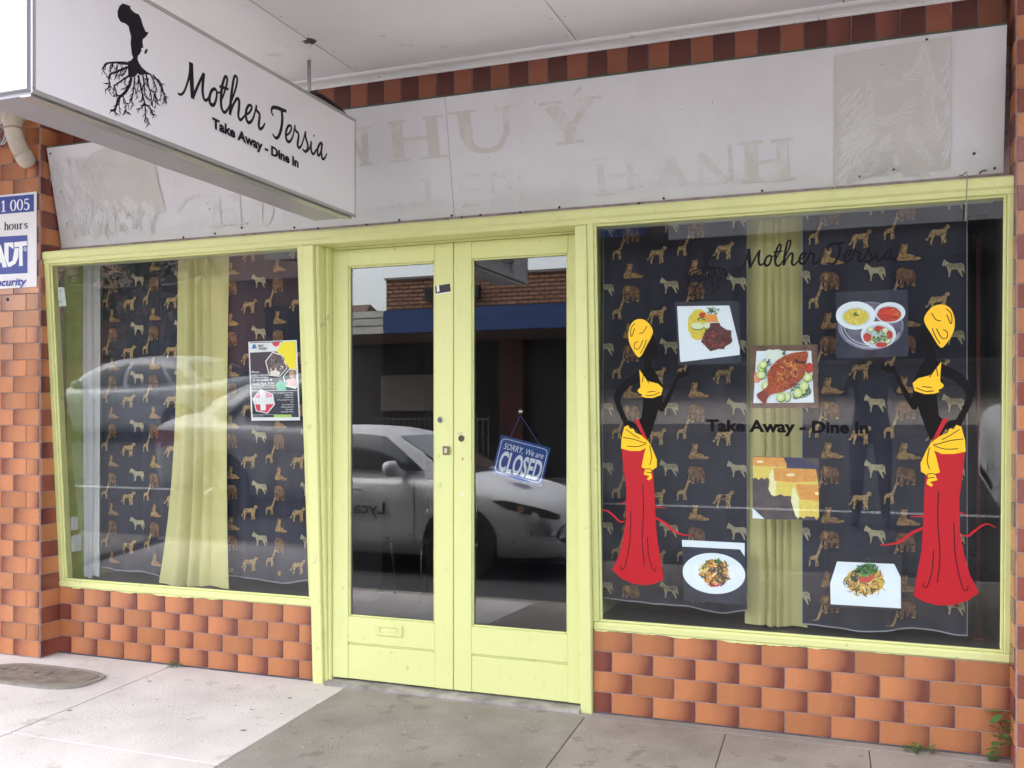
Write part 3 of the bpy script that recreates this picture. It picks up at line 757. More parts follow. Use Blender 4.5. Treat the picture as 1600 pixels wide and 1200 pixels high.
bars(pr, 'ghost_lettering_faint', GHOST_F, k2, [
    (285, 750, 292, 860, 10), (250, 758, 330, 748, 4), (340, 740, 345, 865, 9), (480, 735, 490, 855, 11), (485, 735, 560, 728, 4), (488, 795, 545, 788, 4), (490, 858, 570, 850, 4),
    (610, 725, 615, 845, 5), (725, 715, 730, 840, 6), (610, 725, 728, 840, 11), (1060, 680, 1070, 800, 11), (1180, 660, 1190, 790, 11), (1062, 740, 1185, 725, 4),
    (1010, 668, 1100, 660, 4), (1140, 655, 1225, 645, 4), (1310, 775, 1350, 650, 6), (1350, 650, 1410, 770, 11), (1320, 735, 1390, 725, 4), (1475, 640, 1480, 770, 6), (1475, 640, 1590, 760, 11), (860, 835, 915, 828, 3), (1040, 815, 1120, 806, 3)])
bars(pr, 'ghost_lettering_faint', GHOST, k3, [
    (375, 605, 380, 750, 5), (460, 590, 470, 755, 18), (590, 585, 597, 750, 17), (470, 682, 592, 665, 6), (405, 600, 512, 590, 5), (545, 590, 640, 578, 5), (422, 760, 520, 750, 5), (548, 752, 648, 742, 5)])
bars(pr, 'ghost_lettering', GHOST_F, k1, [
    (770, 830, 740, 880, 6), (770, 830, 830, 818, 5), (900, 830, 908, 940, 11), (985, 815, 990, 930, 11), (905, 880, 990, 868, 4), (860, 832, 935, 822, 4), (950, 815, 1020, 806, 4), (870, 945, 940, 938, 4), (955, 935, 1020, 928, 4), (1075, 810, 1080, 890, 11), (1050, 815, 1110, 805, 4)])
pr.stroke('ghost_lettering', [k1(1078, 890), k1(1090, 930), k1(1115, 925), k1(1130, 890), k1(1128, 810)], [10, 7, 6, 6, 6], GHOST_F)
# stains left by two old pictures, with pale frond strokes scratched through them
pr.poly('picture_stain', [k3(815, 232), k3(1297, 150), k3(1292, 700), k3(1100, 735), k3(1060, 620), k3(980, 630), k3(900, 690), k3(808, 785)], GHOST_P)
pr.poly('picture_stain', [k1(340, 690), k1(380, 640), k1(440, 612), k1(560, 625), k1(640, 670), k1(660, 760), k1(690, 880), k1(620, 905), k1(560, 880), k1(520, 900), k1(470, 860), k1(420, 885), k1(380, 820), k1(335, 790)], GHOST_P)
rr = random.Random(11)
pr.base = pr.off + 0.0002; pr.cyc = 25                      # scratches and spots share a thin stack of layers
def frond(conv, x0, y0, x1, y1, bend, n, L, m, w0, clip):
    P = []
    for i in range(n + 1):
        t = i / n
        P.append((x0 + (x1 - x0) * t - bend * math.sin(math.pi * t) * (y1 - y0), y0 + (y1 - y0) * t + bend * math.sin(math.pi * t) * (x1 - x0)))
    for i in range(1, n):
        dx, dy = P[i + 1][0] - P[i - 1][0], P[i + 1][1] - P[i - 1][1]; a = math.atan2(dy, dx); ln = L * math.sin(math.pi * (0.15 + 0.8 * i / n))
        for sgn in (-1, 1):
            b = a + sgn * rr.uniform(0.45, 0.75)
            q = (P[i][0] + ln * math.cos(b), P[i][1] + ln * math.sin(b))
            if not clip(*q) or not clip(*P[i]): continue
            pr.stroke('frond_scratch', [conv(*P[i]), conv((P[i][0] + q[0]) / 2 + rr.uniform(-3, 3), (P[i][1] + q[1]) / 2 + rr.uniform(-3, 3)), conv(*q)], [w0 * 0.5, w0 * rr.uniform(0.7, 1.3), 0.2], m, k=3)
SCR = mat('scratched board', (0.65, 0.65, 0.66), 0.45)
for k in range(150):
    t = rr.random()
    if t < 0.62: x, y, a = rr.uniform(812, 900), rr.uniform(420, 760), R(rr.uniform(-62, -25))
    else: x, y, a = rr.uniform(1240, 1292), rr.uniform(160, 690), R(rr.uniform(-65, -40))
    L = rr.uniform(30, 120)
    x1 = min(1290, x + L * math.cos(a)); y1 = y + L * math.sin(a)
    if y1 < 236 - (x1 - 815) * 0.17: continue
    pr.stroke('frond_scratch', [k3(x, y), k3((x + x1) / 2 + 4, (y + y1) / 2 - 2), k3(x1, y1)], [0.3, rr.uniform(1.0, 3.2), 0.3], SCR, k=3)
for k in range(110):
    x, y = rr.uniform(830, 1285), rr.uniform(640, 745); a = R(rr.uniform(-80, -20)) if x < 1050 else R(rr.uniform(-160, -60))
    L = rr.uniform(20, 60)
    pr.stroke('frond_stain', [k3(x, y), k3(x + L * 0.5 * math.cos(a) + 5, y + L * 0.5 * math.sin(a)), k3(x + L * math.cos(a), y + L * math.sin(a))], [0.3, rr.uniform(0.8, 2.4), 0.3], GHOST_P, k=3)
for k in range(190):
    x, y = rr.uniform(215, 440), rr.uniform(640, 1000)
    if x < 190 + (y - 620) * 0.18 + 20: continue
    a = R(rr.uniform(50, 110)); L = rr.uniform(30, 110)
    y1 = y + L * math.sin(a)
    if y1 > 1010: continue
    pr.stroke('frond_scratch', [k1(x, y), k1(x + L * 0.5 * math.cos(a) - 8, y + L * 0.5 * math.sin(a)), k1(x + L * math.cos(a), y1)], [0.25, rr.uniform(0.7, 2.0), 0.25], rr.choice([SCR, GHOST_P, GHOST_F]), k=3)
for k in range(100):
    x, y = rr.uniform(430, 640), rr.uniform(820, 985); a = R(rr.uniform(60, 120)); L = rr.uniform(20, 60)
    if y + L > 985: continue
    pr.stroke('frond_scratch', [k1(x, y), k1(x + L * math.cos(a) * 0.5 + 5, y + L * 0.5), k1(x + L * math.cos(a), y + L * math.sin(a))], [0.25, rr.uniform(0.7, 2.2), 0.25], rr.choice([SCR, GHOST_F, GHOST_P]), k=3)
clipR = lambda x, y: 812 < x < 1290 and y > 232 - (x - 815) * 0.17 + 6 and y < 785 - (x - 808) * 0.176 - 8
for a_ in ((815, 770, 960, 420, .15), (830, 640, 960, 330, .1), (1285, 640, 1210, 260, -.1), (1285, 420, 1180, 180, -.12), (900, 740, 1040, 560, .1), (1240, 690, 1120, 520, -.1), (1000, 350, 1200, 190, .2), (950, 500, 1150, 400, .2)):
    frond(k3, *a_, 20, 60, SCR, 2.0, clipR)
for a_ in ((1060, 720, 1150, 600, .1), (900, 760, 1050, 640, .15), (1100, 730, 1280, 560, .1), (1000, 735, 1010, 640, .1), (860, 770, 900, 690, .1)):
    frond(k3, *a_, 16, 46, GHOST_P, 2.2, clipR)
clipL = lambda x, y: y > 632 - (x - 190) * 0.08 and y < 1000 - (x - 240) * 0.06 and x > 205 + (y - 640) * 0.16
for a_ in ((280, 980, 320, 660, .2), (330, 960, 240, 680, -.15), (420, 990, 330, 740, -.1), (560, 960, 520, 820, .1), (500, 970, 440, 830, -.1), (620, 950, 600, 840, .1)):
    frond(k1, *a_, 18, 46, SCR, 1.7, clipL); frond(k1, a_[0] + 14, a_[1] - 6, a_[2] + 20, a_[3] + 10, a_[4], 14, 34, GHOST_F, 1.3, clipL)
NAILM = mat('rust spot', (0.06, 0.04, 0.035), 0.8)
for k in range(70):
    px = rr.uniform(110, 1560); t = (px - 92) / (1570 - 92)
    py = 385 - t * 113 - rr.uniform(6, 60) if rr.random() < 0.45 else 235 - t * 190 + rr.uniform(8, 140)
    r_ = rr.choice([0.4, 0.5, 0.6, 0.8])
    pr.poly('rust_spot', blob(px, py, r_, r_ * rr.uniform(1, 1.8), 7, 0.3, rr), NAILM)
pr.done()
for px, py in ((460, 355.5), (497, 357), (573, 351), (624, 344), (706, 337), (722, 340), (751, 336), (813, 332), (874, 324), (998, 318), (1037, 310), (1191, 298), (1343, 275), (1396, 265), (336, 365), (378, 356), (287, 371), (79, 240), (1448, 62), (1522, 240), (1554, 263), (96, 300), (105, 350)):
    p = on_fascia(px, py)
    bm = bmesh.new(); tube_bm(bm, [p, p + Vector((0, -0.004, 0)), p + Vector((0, -0.006, 0))], [0.006, 0.0055, 0.003], 10)
    bm_mesh('screw', bm, NAILM, fa, True)
# loose wires at the right end, one hanging in front of the window
wi = thing('loose_wire', 'thin loose wire hanging down over the right window from the fascia', 'wire', on_fascia(1506, 272, -0.01))
p0 = on_fascia(1504, 274, -0.012)
hang = [p0 + Vector((-0.012, 0.0, 0.004)), p0, Vector((p0.x + 0.004, -0.145, p0.z - 0.02)), Vector((p0.x + 0.004, -0.148, p0.z - 0.1)), Vector((p0.x, -0.147, p0.z - 0.2)), Vector((p0.x - 0.002, -0.14, 2.16))]
tube('wire', spline(hang, 5), 0.0022, mat('grey wire', (0.25, 0.24, 0.2), 0.6), wi, 6)
p1 = on_fascia(1530, 272, -0.012)
tube('wire_end', spline([p1, p1 + Vector((0.008, -0.004, 0.010)), p1 + Vector((0.026, -0.004, 0.013))], 4), 0.003, NAILM, wi, 6)

# =================================================================== HANGING SIGN
SX0, SX1, SYN, SYF, SZ0, SZ1 = -2.585, -2.350, -2.200, -0.270, 2.343, 2.826
hsn = thing('hanging_sign', 'white lightbox sign with tree logo and script lettering hung under the verandah', 'sign', ((SX0 + SX1) / 2, -1.23, SZ0))
bm = bmesh.new()
bm_box(bm, (SX0, SYN, SZ0), (SX1 - 0.001, SYF, SZ1), 0.014, 3)
bm_mesh('cabinet', bm, ALU_UNDER, hsn)
box('face_panel', (SX1 - 0.0008, SYN + 0.016, SZ0 + 0.016), (SX1 + 0.002, SYF - 0.016, SZ1 - 0.016), SIGNFACE, hsn)
box('face_panel', (SX0 - 0.003, SYN + 0.016, SZ0 + 0.016), (SX0 - 0.0002, SYF - 0.016, SZ1 - 0.016), SIGNFACE, hsn)
box('end_panel', (SX0 + 0.016, SYN - 0.002, SZ0 + 0.016), (SX1 - 0.016, SYN - 0.0002, SZ1 - 0.016), SIGNFACE, hsn)
for n_, a, b in (('edge_trim', (SX1 - 0.0006, SYN + 0.0005, SZ0 + 0.0005), (SX1 + 0.004, SYF - 0.0005, SZ0 + 0.0155)), ('edge_trim', (SX1 - 0.0006, SYN + 0.0005, SZ1 - 0.0155), (SX1 + 0.004, SYF - 0.0005, SZ1 - 0.0005)),
                 ('edge_trim', (SX1 - 0.0006, SYN + 0.0005, SZ0 + 0.016), (SX1 + 0.004, SYN + 0.0155, SZ1 - 0.016)), ('edge_trim', (SX1 - 0.0006, SYF - 0.0155, SZ0 + 0.016), (SX1 + 0.004, SYF - 0.0005, SZ1 - 0.016))):
    box(n_, a, b, ALU, hsn, 0.0015)
# underside step
box('underside_rail', (SX1 - 0.055, SYN + 0.01, SZ0 - 0.006), (SX1 - 0.012, SYF - 0.012, SZ0 + 0.001), ALU, hsn, 0.002)
for y in (-0.50, -1.9):
    c = Vector(((SX0 + SX1) / 2, y, 0))
    tube('hanger_rod', [c + Vector((0, 0, SZ1 - 0.01)), c + Vector((0, 0, 3.10))], 0.009, STEEL, hsn, 10)
    tube('hanger_sleeve', [c + Vector((0, 0, 3.05)), c + Vector((0, 0, 3.125))], 0.0125, CEIL, hsn, 10)
    bm = bmesh.new(); tube_bm(bm, [c + Vector((0, 0, 3.125)), c + Vector((0, 0, 3.1415))], [0.014, 0.035], 14); bm_mesh('hanger_cup', bm, mat('dark rubber', (0.08, 0.07, 0.07), 0.6), hsn, True)
box('mount_plate', (SX0 + 0.03, -0.62, SZ1 - 0.002), (SX1 - 0.03, -0.30, SZ1 + 0.02), mat('dark cable tray', (0.03, 0.03, 0.035), 0.7), hsn, 0.004)
tube('cable', spline([(-2.44, -0.60, SZ1 + 0.02), (-2.42, -0.52, SZ1 + 0.055), (-2.40, -0.42, SZ1 + 0.045), (-2.39, -0.31, SZ1 + 0.02)], 5), 0.010, mat('dark cable', (0.02, 0.02, 0.022), 0.5), hsn, 8)

def sign_uv(px, py):
    p = on_x(px, py, SX1 + 0.002); return (p.y, p.z)
c1 = lambda x, y: sign_uv(260 + x / 5.926, 80 + y / 5.926)
lg = lambda x, y: sign_uv(140 + x / 5.714, y / 5.714)
# script lettering, as pen strokes in the sign's own plane (u along the sign, v up)
SCRIPT = [
    ([(105, 388), (128, 402), (160, 380), (192, 300), (214, 215), (228, 108)], [9, 11, 11, 12, 14, 22]),
    ([(228, 104), (230, 180), (235, 300), (242, 440)], [27, 27, 27, 22]),
    ([(240, 438), (280, 345), (318, 260), (347, 205)], [17, 15, 14, 15]),
    ([(347, 202), (338, 290), (335, 370), (345, 435), (365, 455), (385, 440), (402, 405)], [18, 18, 17, 16, 14, 12, 10]),
    ([(448, 348), (422, 362), (402, 410), (400, 465), (420, 498), (445, 488), (463, 430), (465, 375), (448, 348), (438, 352)], [15, 15, 17, 18, 18, 15, 14, 14, 14, 10]),
    ([(462, 375), (482, 385), (502, 375)], [8, 9, 9]),
    ([(502, 470), (530, 400), (556, 310), (563, 255), (550, 234), (534, 256), (515, 330), (505, 430), (508, 510), (525, 557), (548, 563), (578, 520)], [9, 11, 13, 14, 14, 15, 17, 18, 18, 16, 14, 10]),
    ([(490, 325), (530, 338), (576, 352)], [13, 14, 12]),
    ([(575, 520), (610, 440), (645, 330), (655, 255), (641, 230), (625, 250), (608, 350), (595, 470), (588, 590)], [9, 11, 13, 14, 14, 15, 17, 19, 19]),
    ([(588, 588), (612, 510), (650, 443), (672, 455), (672, 520), (665, 590), (678, 633), (698, 628), (730, 590)], [15, 13, 15, 17, 18, 17, 15, 13, 10]),
    ([(727, 592), (765, 570), (790, 525), (778, 500), (755, 510), (737, 560), (738, 620), (758, 660), (785, 650), (810, 600), (832, 510)], [9, 12, 14, 14, 15, 17, 18, 17, 14, 12, 11]),
    ([(833, 498), (834, 545), (862, 582), (860, 630), (855, 690), (868, 720), (892, 705), (912, 666)], [13, 15, 16, 18, 18, 16, 13, 10]),
    ([(992, 600), (974, 565), (982, 523), (1030, 526), (1075, 545), (1112, 555)], [9, 13, 17, 19, 19, 14]),
    ([(1066, 540), (1073, 620), (1064, 710), (1040, 785), (1012, 804), (982, 765)], [19, 21, 21, 18, 15, 10]),
    ([(1102, 785), (1140, 755), (1158, 712), (1146, 688), (1125, 698), (1108, 745), (1108, 805), (1126, 838), (1150, 828), (1172, 780), (1190, 695)], [9, 12, 14, 14, 15, 17, 18, 17, 14, 12, 11]),
    ([(1190, 682), (1192, 728), (1222, 765), (1220, 815), (1214, 865), (1225, 892), (1245, 880), (1268, 820), (1286, 745)], [13, 15, 16, 18, 18, 16, 13, 11, 12]),
    ([(1287, 740), (1290, 800), (1308, 865), (1304, 915), (1282, 928), (1258, 905)], [14, 17, 18, 17, 15, 10]),
    ([(1300, 930), (1325, 900), (1340, 835)], [9, 11, 12]),
    ([(1341, 832), (1338, 895), (1348, 943), (1366, 947), (1390, 905)], [15, 18, 17, 14, 10]),
    ([(1362, 776), (1369, 788)], [16, 15]),
    ([(1442, 848), (1420, 858), (1400, 905), (1400, 955), (1415, 962), (1434, 915), (1444, 852)], [14, 15, 17, 17, 15, 13, 13]),
    ([(1443, 850), (1434, 920), (1440, 985), (1456, 998), (1472, 980), (1486, 945)], [16, 18, 18, 15, 12, 9])]
PXW = 0.0019                                      # crop pixel -> metres for pen width
SCRIPT_UV = [([c1(*p) for p in pts], [w_ * 0.00088 for w_ in wd]) for pts, wd in SCRIPT]
HEAD = [(295, 30), (360, 52), (368, 82), (400, 112), (440, 130), (458, 165), (475, 225), (500, 283), (525, 288), (515, 312), (495, 335), (475, 350), (472, 375), (480, 425), (460, 430), (462, 455), (445, 485), (430, 500),
        (428, 530), (440, 560), (465, 600), (510, 640), (555, 665), (545, 672), (500, 662), (450, 672), (430, 655), (400, 690), (345, 690), (340, 580), (250, 575), (250, 562), (330, 556), (370, 538), (388, 515), (375, 480), (365, 380), (370, 330), (352, 262), (350, 238), (320, 212), (275, 195), (250, 150), (248, 100), (265, 55)]
ROOTS = [([(330, 562), (250, 558), (145, 568), (118, 620)], 14), ([(145, 568), (128, 600), (132, 660)], 7), ([(205, 565), (200, 610)], 14), ([(185, 565), (188, 640), (180, 700), (150, 690)], 7),
         ([(340, 600), (240, 640), (180, 670), (175, 740), (180, 770), (135, 805)], 13), ([(180, 740), (150, 755)], 6), ([(182, 770), (178, 840)], 7), ([(245, 580), (238, 650), (235, 700)], 12), ([(290, 590), (270, 660), (250, 680)], 8), ([(330, 610), (310, 660), (280, 680)], 7),
         ([(345, 680), (270, 730), (220, 770), (205, 835)], 11), ([(220, 770), (240, 830), (232, 850)], 7), ([(320, 700), (310, 760)], 8),
         ([(370, 690), (355, 760), (310, 830), (255, 880), (235, 950), (215, 985), (185, 990)], 20), ([(215, 985), (240, 1020)], 8), ([(235, 960), (225, 1010)], 6), ([(270, 870), (262, 940), (265, 1005)], 7), ([(285, 850), (205, 862)], 8), ([(295, 860), (320, 920), (325, 990), (340, 1020)], 9), ([(322, 960), (318, 1015)], 6), ([(320, 920), (345, 935)], 6),
         ([(400, 690), (390, 800), (375, 900), (385, 950)], 11), ([(345, 760), (300, 800)], 8), ([(400, 780), (430, 880)], 9), ([(370, 860), (362, 920)], 6),
         ([(430, 670), (450, 760), (470, 850), (490, 930), (495, 1040), (485, 1090)], 15), ([(490, 930), (460, 960), (425, 990)], 8), ([(492, 930), (540, 970), (560, 1010), (570, 1035)], 10), ([(545, 975), (555, 1030)], 6), ([(495, 1040), (520, 1080), (522, 1120)], 8), ([(470, 850), (455, 910)], 7), ([(440, 680), (420, 830)], 9),
         ([(470, 665), (485, 760), (490, 850), (515, 890)], 11), ([(500, 660), (520, 760), (545, 850), (545, 940)], 13), ([(545, 800), (580, 850), (605, 940)], 8), ([(580, 860), (585, 970)], 7), ([(520, 700), (510, 770)], 10),
         ([(540, 665), (575, 740), (590, 800), (560, 900), (550, 935)], 10), ([(560, 670), (610, 730), (635, 800), (625, 905)], 11), ([(600, 705), (640, 760), (660, 850), (685, 890)], 12), ([(655, 840), (665, 880), (655, 925)], 7), ([(668, 870), (688, 918)], 6), ([(635, 800), (650, 830)], 6), ([(480, 740), (470, 800)], 7), ([(580, 860), (600, 880)], 6)]
MADA = [(512, 430), (518, 450), (505, 482), (488, 480), (490, 455)]
def draw_brand(pr, fn, m):
    """fn maps sign (u, v) to print coordinates"""
    for i, (pts, wd) in enumerate(SCRIPT_UV):
        s = fn(1, 0)[0] - fn(0, 0)[0]
        pr.stroke('script_lettering', [fn(*p) for p in pts], [abs(s) * a for a in wd], m)
RNG = random.Random(31)
def draw_logo(pr, fn, m, k=0.00062):
    s = abs(fn(1, 0)[0] - fn(0, 0)[0])
    pr.poly('tree_logo', [fn(*lg(*p)) for p in HEAD], m)
    pr.poly('tree_logo', [fn(*lg(*p)) for p in MADA], m)
    for pts, w_ in ROOTS:
        n = len(pts)
        pr.stroke('tree_logo', [fn(*lg(*p)) for p in pts], [s * k * w_ * (1.0 - 0.6 * i / (n - 1)) for i in range(n)], m, k=4)
        for i in range(1, n):
            for t in (0.35, 0.8):
                (xa, ya), (xb, yb) = pts[i - 1], pts[i]
                x_, y_ = xa + (xb - xa) * t, ya + (yb - ya) * t
                an = math.atan2(yb - ya, xb - xa) + RNG.choice((-1, 1)) * RNG.uniform(0.5, 0.9); L_ = RNG.uniform(22, 46)
                pr.stroke('tree_logo', [fn(*lg(x_, y_)), fn(*lg(x_ + L_ * 0.55 * math.cos(an), y_ + L_ * 0.55 * math.sin(an))), fn(*lg(x_ + L_ * (0.9 * math.cos(an)), y_ + L_ * (0.9 * math.sin(an) + 0.25)))], [s * k * 6, s * k * 4.5, s * k * 2], m, k=3)
smap = lambda u, v, o: Vector((SX1 + 0.002 + o, u, v))
pr = Print(smap, hsn, sgn=1.0, step=0.00001, start=0.0002)
draw_brand(pr, lambda u, v: (u, v), INK)
draw_logo(pr, lambda u, v: (u, v), INK)
a, b = c1(418, 703), c1(1220, 1078); t_ = c1(415, 630)
pr.text('plain_lettering', 'Take Away - Dine In', a[0], b[0], a[1], b[1], INK, 0.042, 0, base=(0.0, (t_[1] - a[1]) * 1.28))
pr.done()

# =================================================================== SECURITY SIGN
ad = thing('security_sign', 'blue and white security company sign fixed to the tiled pier', 'sign', (-4.75, -0.16, 2.1))
sy = PIERY - 0.014
P = [on_y(57, 299, sy), on_y(56, 448, sy)]
box('board', (-5.02, sy, P[1].z), (P[0].x, sy + 0.003, P[0].z), mat('sign white', (0.72, 0.72, 0.75), 0.35), ad, 0.0008)
ABL = fc('security blue', (38, 62, 150))
pr = Print(dmap(sy), ad, step=0.00006)
z_ = lambda x, y: (x / 7.06, 290 + y / 7.06)
pr.poly('blue_band', [z_(-265, 150), z_(375, 95), z_(375, 285), z_(-265, 339)], ABL)
def serif(ch, x, y, wd, ht, sl, m, name='lettering'):
    """old style figures/letters from thick and thin strokes"""
    Z = lambda u, v: z_(x + u * wd, y - v * ht + sl * u * wd)
    t = wd * 0.24 / 7.06; th = wd * 0.09 / 7.06
    if ch == '1': pr.stroke(name, [Z(.5, 0), Z(.5, 1)], t * 1.1, m, False); pr.stroke(name, [Z(.15, 0.02), Z(.85, 0.02)], th * 1.2, m, False); pr.stroke(name, [Z(.2, .82), Z(.5, .97)], th * 1.6, m, False)
    if ch == '0':
        o = [Z(.5 + .38 * math.sin(a), .5 + .48 * math.cos(a)) for a in [2 * math.pi * k / 16 for k in range(17)]]
        pr.stroke(name, o, [th + (t - th) * abs(math.sin(2 * math.pi * k / 16)) for k in range(17)], m, k=2)
    if ch == '5':
        pr.stroke(name, [Z(.25, .95), Z(.85, .98)], t * 0.8, m, False); pr.stroke(name, [Z(.28, .97), Z(.22, .58)], th * 1.3, m, False)
        pr.stroke(name, [Z(.22, .56), Z(.55, .62), Z(.85, .42), Z(.78, .12), Z(.45, .02), Z(.12, .12)], [th, t * .8, t * 1.1, t, th * 1.5, t * .8], m)
    if ch == 'h':
        pr.stroke(name, [Z(.25, 0), Z(.25, 1.5)], t, m, False); pr.stroke(name, [Z(.3, .75), Z(.55, 1.0), Z(.78, .75), Z(.78, 0)], [th, th * 1.5, t, t], m)
        for u in (.25, .78): pr.stroke(name, [Z(u - .2, .02), Z(u + .2, .02)], th, m, False)
    if ch == 'o':
        pr.stroke(name, [Z(.5 + .38 * math.sin(a), .5 + .5 * math.cos(a)) for a in [2 * math.pi * k / 12 for k in range(13)]], [th + (t - th) * abs(math.sin(2 * math.pi * k / 12)) for k in range(13)], m, k=2)
    if ch == 'u':
        pr.stroke(name, [Z(.25, 1), Z(.25, .3), Z(.45, .02), Z(.75, .25)], [t, t, th * 1.5, th], m); pr.stroke(name, [Z(.76, 1), Z(.76, 0)], t, m, False)
        for u in (.15, .66): pr.stroke(name, [Z(u - .12, .97), Z(u + .1, .97)], th, m, False)
    if ch == 'r':
        pr.stroke(name, [Z(.3, 0), Z(.3, 1)], t, m, False); pr.stroke(name, [Z(.32, .6), Z(.55, .95), Z(.78, .85)], [th, th * 1.5, t], m); pr.stroke(name, [Z(.1, .02), Z(.55, .02)], th, m, False)
    if ch == 's':
        pr.stroke(name, [Z(.8, .8), Z(.5, 1.0), Z(.25, .75), Z(.5, .52), Z(.78, .28), Z(.5, .0), Z(.2, .2)], [t * .7, th * 1.3, t * .9, t, t * .9, th * 1.3, t * .7], m)
for ch, x in (('1', 5), ('0', 112), ('0', 186), ('5', 258)): serif(ch, x, 290 - x * 0.083 + 2, 70, 122, -0.083, WHITE)
for ch, x in (('h', 45), ('o', 100), ('u', 155), ('r', 210), ('s', 262)): serif(ch, x, 496 - x * 0.07, 54, 62, -0.07, INK, 'hours_lettering')
pr.poly('logo_block', [z_(-265, 578), z_(304, 548), z_(302, 965), z_(-265, 991)], ABL)
pr.poly('logo_letters', [z_(-60, 915), z_(-10, 660), z_(12, 655), z_(82, 898), z_(32, 905), z_(20, 850), z_(-20, 855), z_(-30, 915)], WHITE)
pr.poly('logo_letters', [z_(50, 632), z_(150, 627), z_(152, 700), z_(98, 665), z_(98, 850), z_(140, 830), z_(165, 690), z_(210, 690), z_(205, 790), z_(175, 860), z_(110, 900), z_(92, 895), z_(52, 790)], WHITE)
pr.poly('logo_letters', [z_(160, 625), z_(302, 612), z_(302, 662), z_(252, 668), z_(254, 885), z_(214, 890), z_(213, 675), z_(160, 682)], WHITE)
pr.stroke('register_mark', [z_(*p) for p in ell(282, 703, 17, 20, 14)] + [z_(299, 703)], 0.7, WHITE, False)
pr.stroke('register_mark', [z_(277, 714), z_(277, 692), z_(288, 697), z_(279, 703), z_(289, 714)], 0.6, WHITE, False)
pr.text('security_lettering', 'Security', z_(-95, 1107)[0], z_(300, 1095)[0], z_(-95, 1112)[1], z_(300, 1095)[1], ABL, 0.03, 0.25, base=(0.0, -11.5))
pr.done()
for px, py in ((12, 468),): 
    p = on_y(px, py, PIERY - 0.008); bm = bmesh.new(); tube_bm(bm, [p, p + Vector((0, -0.004, 0)), p + Vector((0, -0.007, 0))], [0.010, 0.009, 0.004], 12)
    bm_mesh('screw', bm, NAILM, ad, True)

# =================================================================== PVC DOWNPIPE ELBOW
dp = thing('downpipe', 'cream plastic downpipe elbow coming through the verandah ceiling', 'pipe', (-4.57, -0.25, 2.8))
P0 = [Vector((-4.60, -0.25, 3.16)), Vector((-4.60, -0.25, 3.06)), Vector((-4.598, -0.25, 3.03)), Vector((-4.592, -0.24, 2.975)), Vector((-4.578, -0.225, 2.92)), Vector((-4.56, -0.21, 2.875)), Vector((-4.55, -0.20, 2.85))]
bm = bmesh.new(); tube_bm(bm, P0, [0.062, 0.062, 0.047, 0.047, 0.047, 0.046, 0.046], 20); bm_mesh('bend', bm, PVC, dp, True)
bm = bmesh.new(); tube_bm(bm, [P0[5] + Vector((-.003, -.003, .01)), P0[5] + (P0[6] - P0[5]) * 0.3, P0[6] + (P0[6] - P0[5]) * 0.6, P0[6] + (P0[6] - P0[5]) * 1.2, P0[6] + (P0[6] - P0[5]) * 1.4], [0.051, 0.051, 0.047, 0.034, 0.012], 20); bm_mesh('end_cap', bm, PVC, dp, True)
tube('socket_ring', [P0[2] + Vector((0, 0, -0.005)), P0[2] + Vector((0.001, 0, -0.014))], 0.0495, mat('pipe glue', (0.35, 0.28, 0.2), 0.6), dp, 20)
cb = thing('cable_bundle', 'loose blue grey cables beside the downpipe elbow', 'cable', (-4.72, -0.22, 2.95))
for k in range(4):
    a = Vector((-4.70 - k * 0.012, -0.23, 3.13)); s = 0.02 * k
    tube('cable', spline([a, a + Vector((0.03 - s, -0.01, -0.05)), a + Vector((0.045, 0.0, -0.11)), a + Vector((-0.01, 0.02, -0.17)), a + Vector((-0.1, 0.04, -0.15 + s))], 5), 0.0045, mat('cable grey %d' % (k % 2), (0.08, 0.11, 0.18) if k % 2 else (0.45, 0.47, 0.5), 0.5), cb, 6)

# =================================================================== CURTAINS
CHEETAH = [(.0, .2), (.06, .17), (.12, .24), (.19, .40), (.22, .25), (.18, .12), (.2, 0), (.27, 0), (.27, .12), (.33, .3), (.36, .38), (.6, .36), (.64, .2), (.63, 0), (.70, 0), (.71, .2), (.75, .03), (.82, .03), (.8, .3), (.83, .5), (.86, .62), (.95, .66), (.97, .75), (.9, .82), (.82, .82), (.75, .68), (.5, .64), (.3, .66), (.2, .6), (.14, .45), (.1, .32), (.05, .26), (.0, .27)]
LION = [(.02, .04), (.1, .0), (.5, .01), (.72, .0), (.95, .03), (1, .09), (.95, .14), (.8, .15), (.72, .22), (.6, .27), (.48, .28), (.4, .33), (.41, .45), (.46, .56), (.44, .66), (.46, .73), (.41, .74), (.36, .70), (.27, .71), (.22, .76), (.18, .72), (.19, .64), (.15, .55), (.17, .46), (.09, .33), (.04, .2), (.0, .1)]
ZEBRA = [(0, .62), (.04, .55), (.12, .58), (.2, .5), (.26, .36), (.3, .2), (.28, 0), (.34, 0), (.37, .2), (.42, .36), (.65, .36), (.72, .24), (.8, .12), (.86, 0), (.92, 0), (.88, .15), (.84, .3), (.94, .28), (.97, .15), (1, .2), (.98, .4), (.95, .58), (.85, .66), (.6, .64), (.36, .66), (.24, .76), (.14, .84), (.1, .9), (.07, .82), (.02, .7)]
ELEPH = [(.05, .75), (.12, .9), (.25, 1), (.45, .98), (.65, .95), (.85, .88), (.97, .7), (1, .4), (.97, .05), (.8, .05), (.78, .3), (.72, .32), (.68, .05), (.55, .05), (.55, .35), (.45, .32), (.4, 0), (.25, 0), (.25, .35), (.18, .45), (.15, .25), (.05, .15), (.0, .22), (.08, .3), (.08, .5), (.02, .6)]
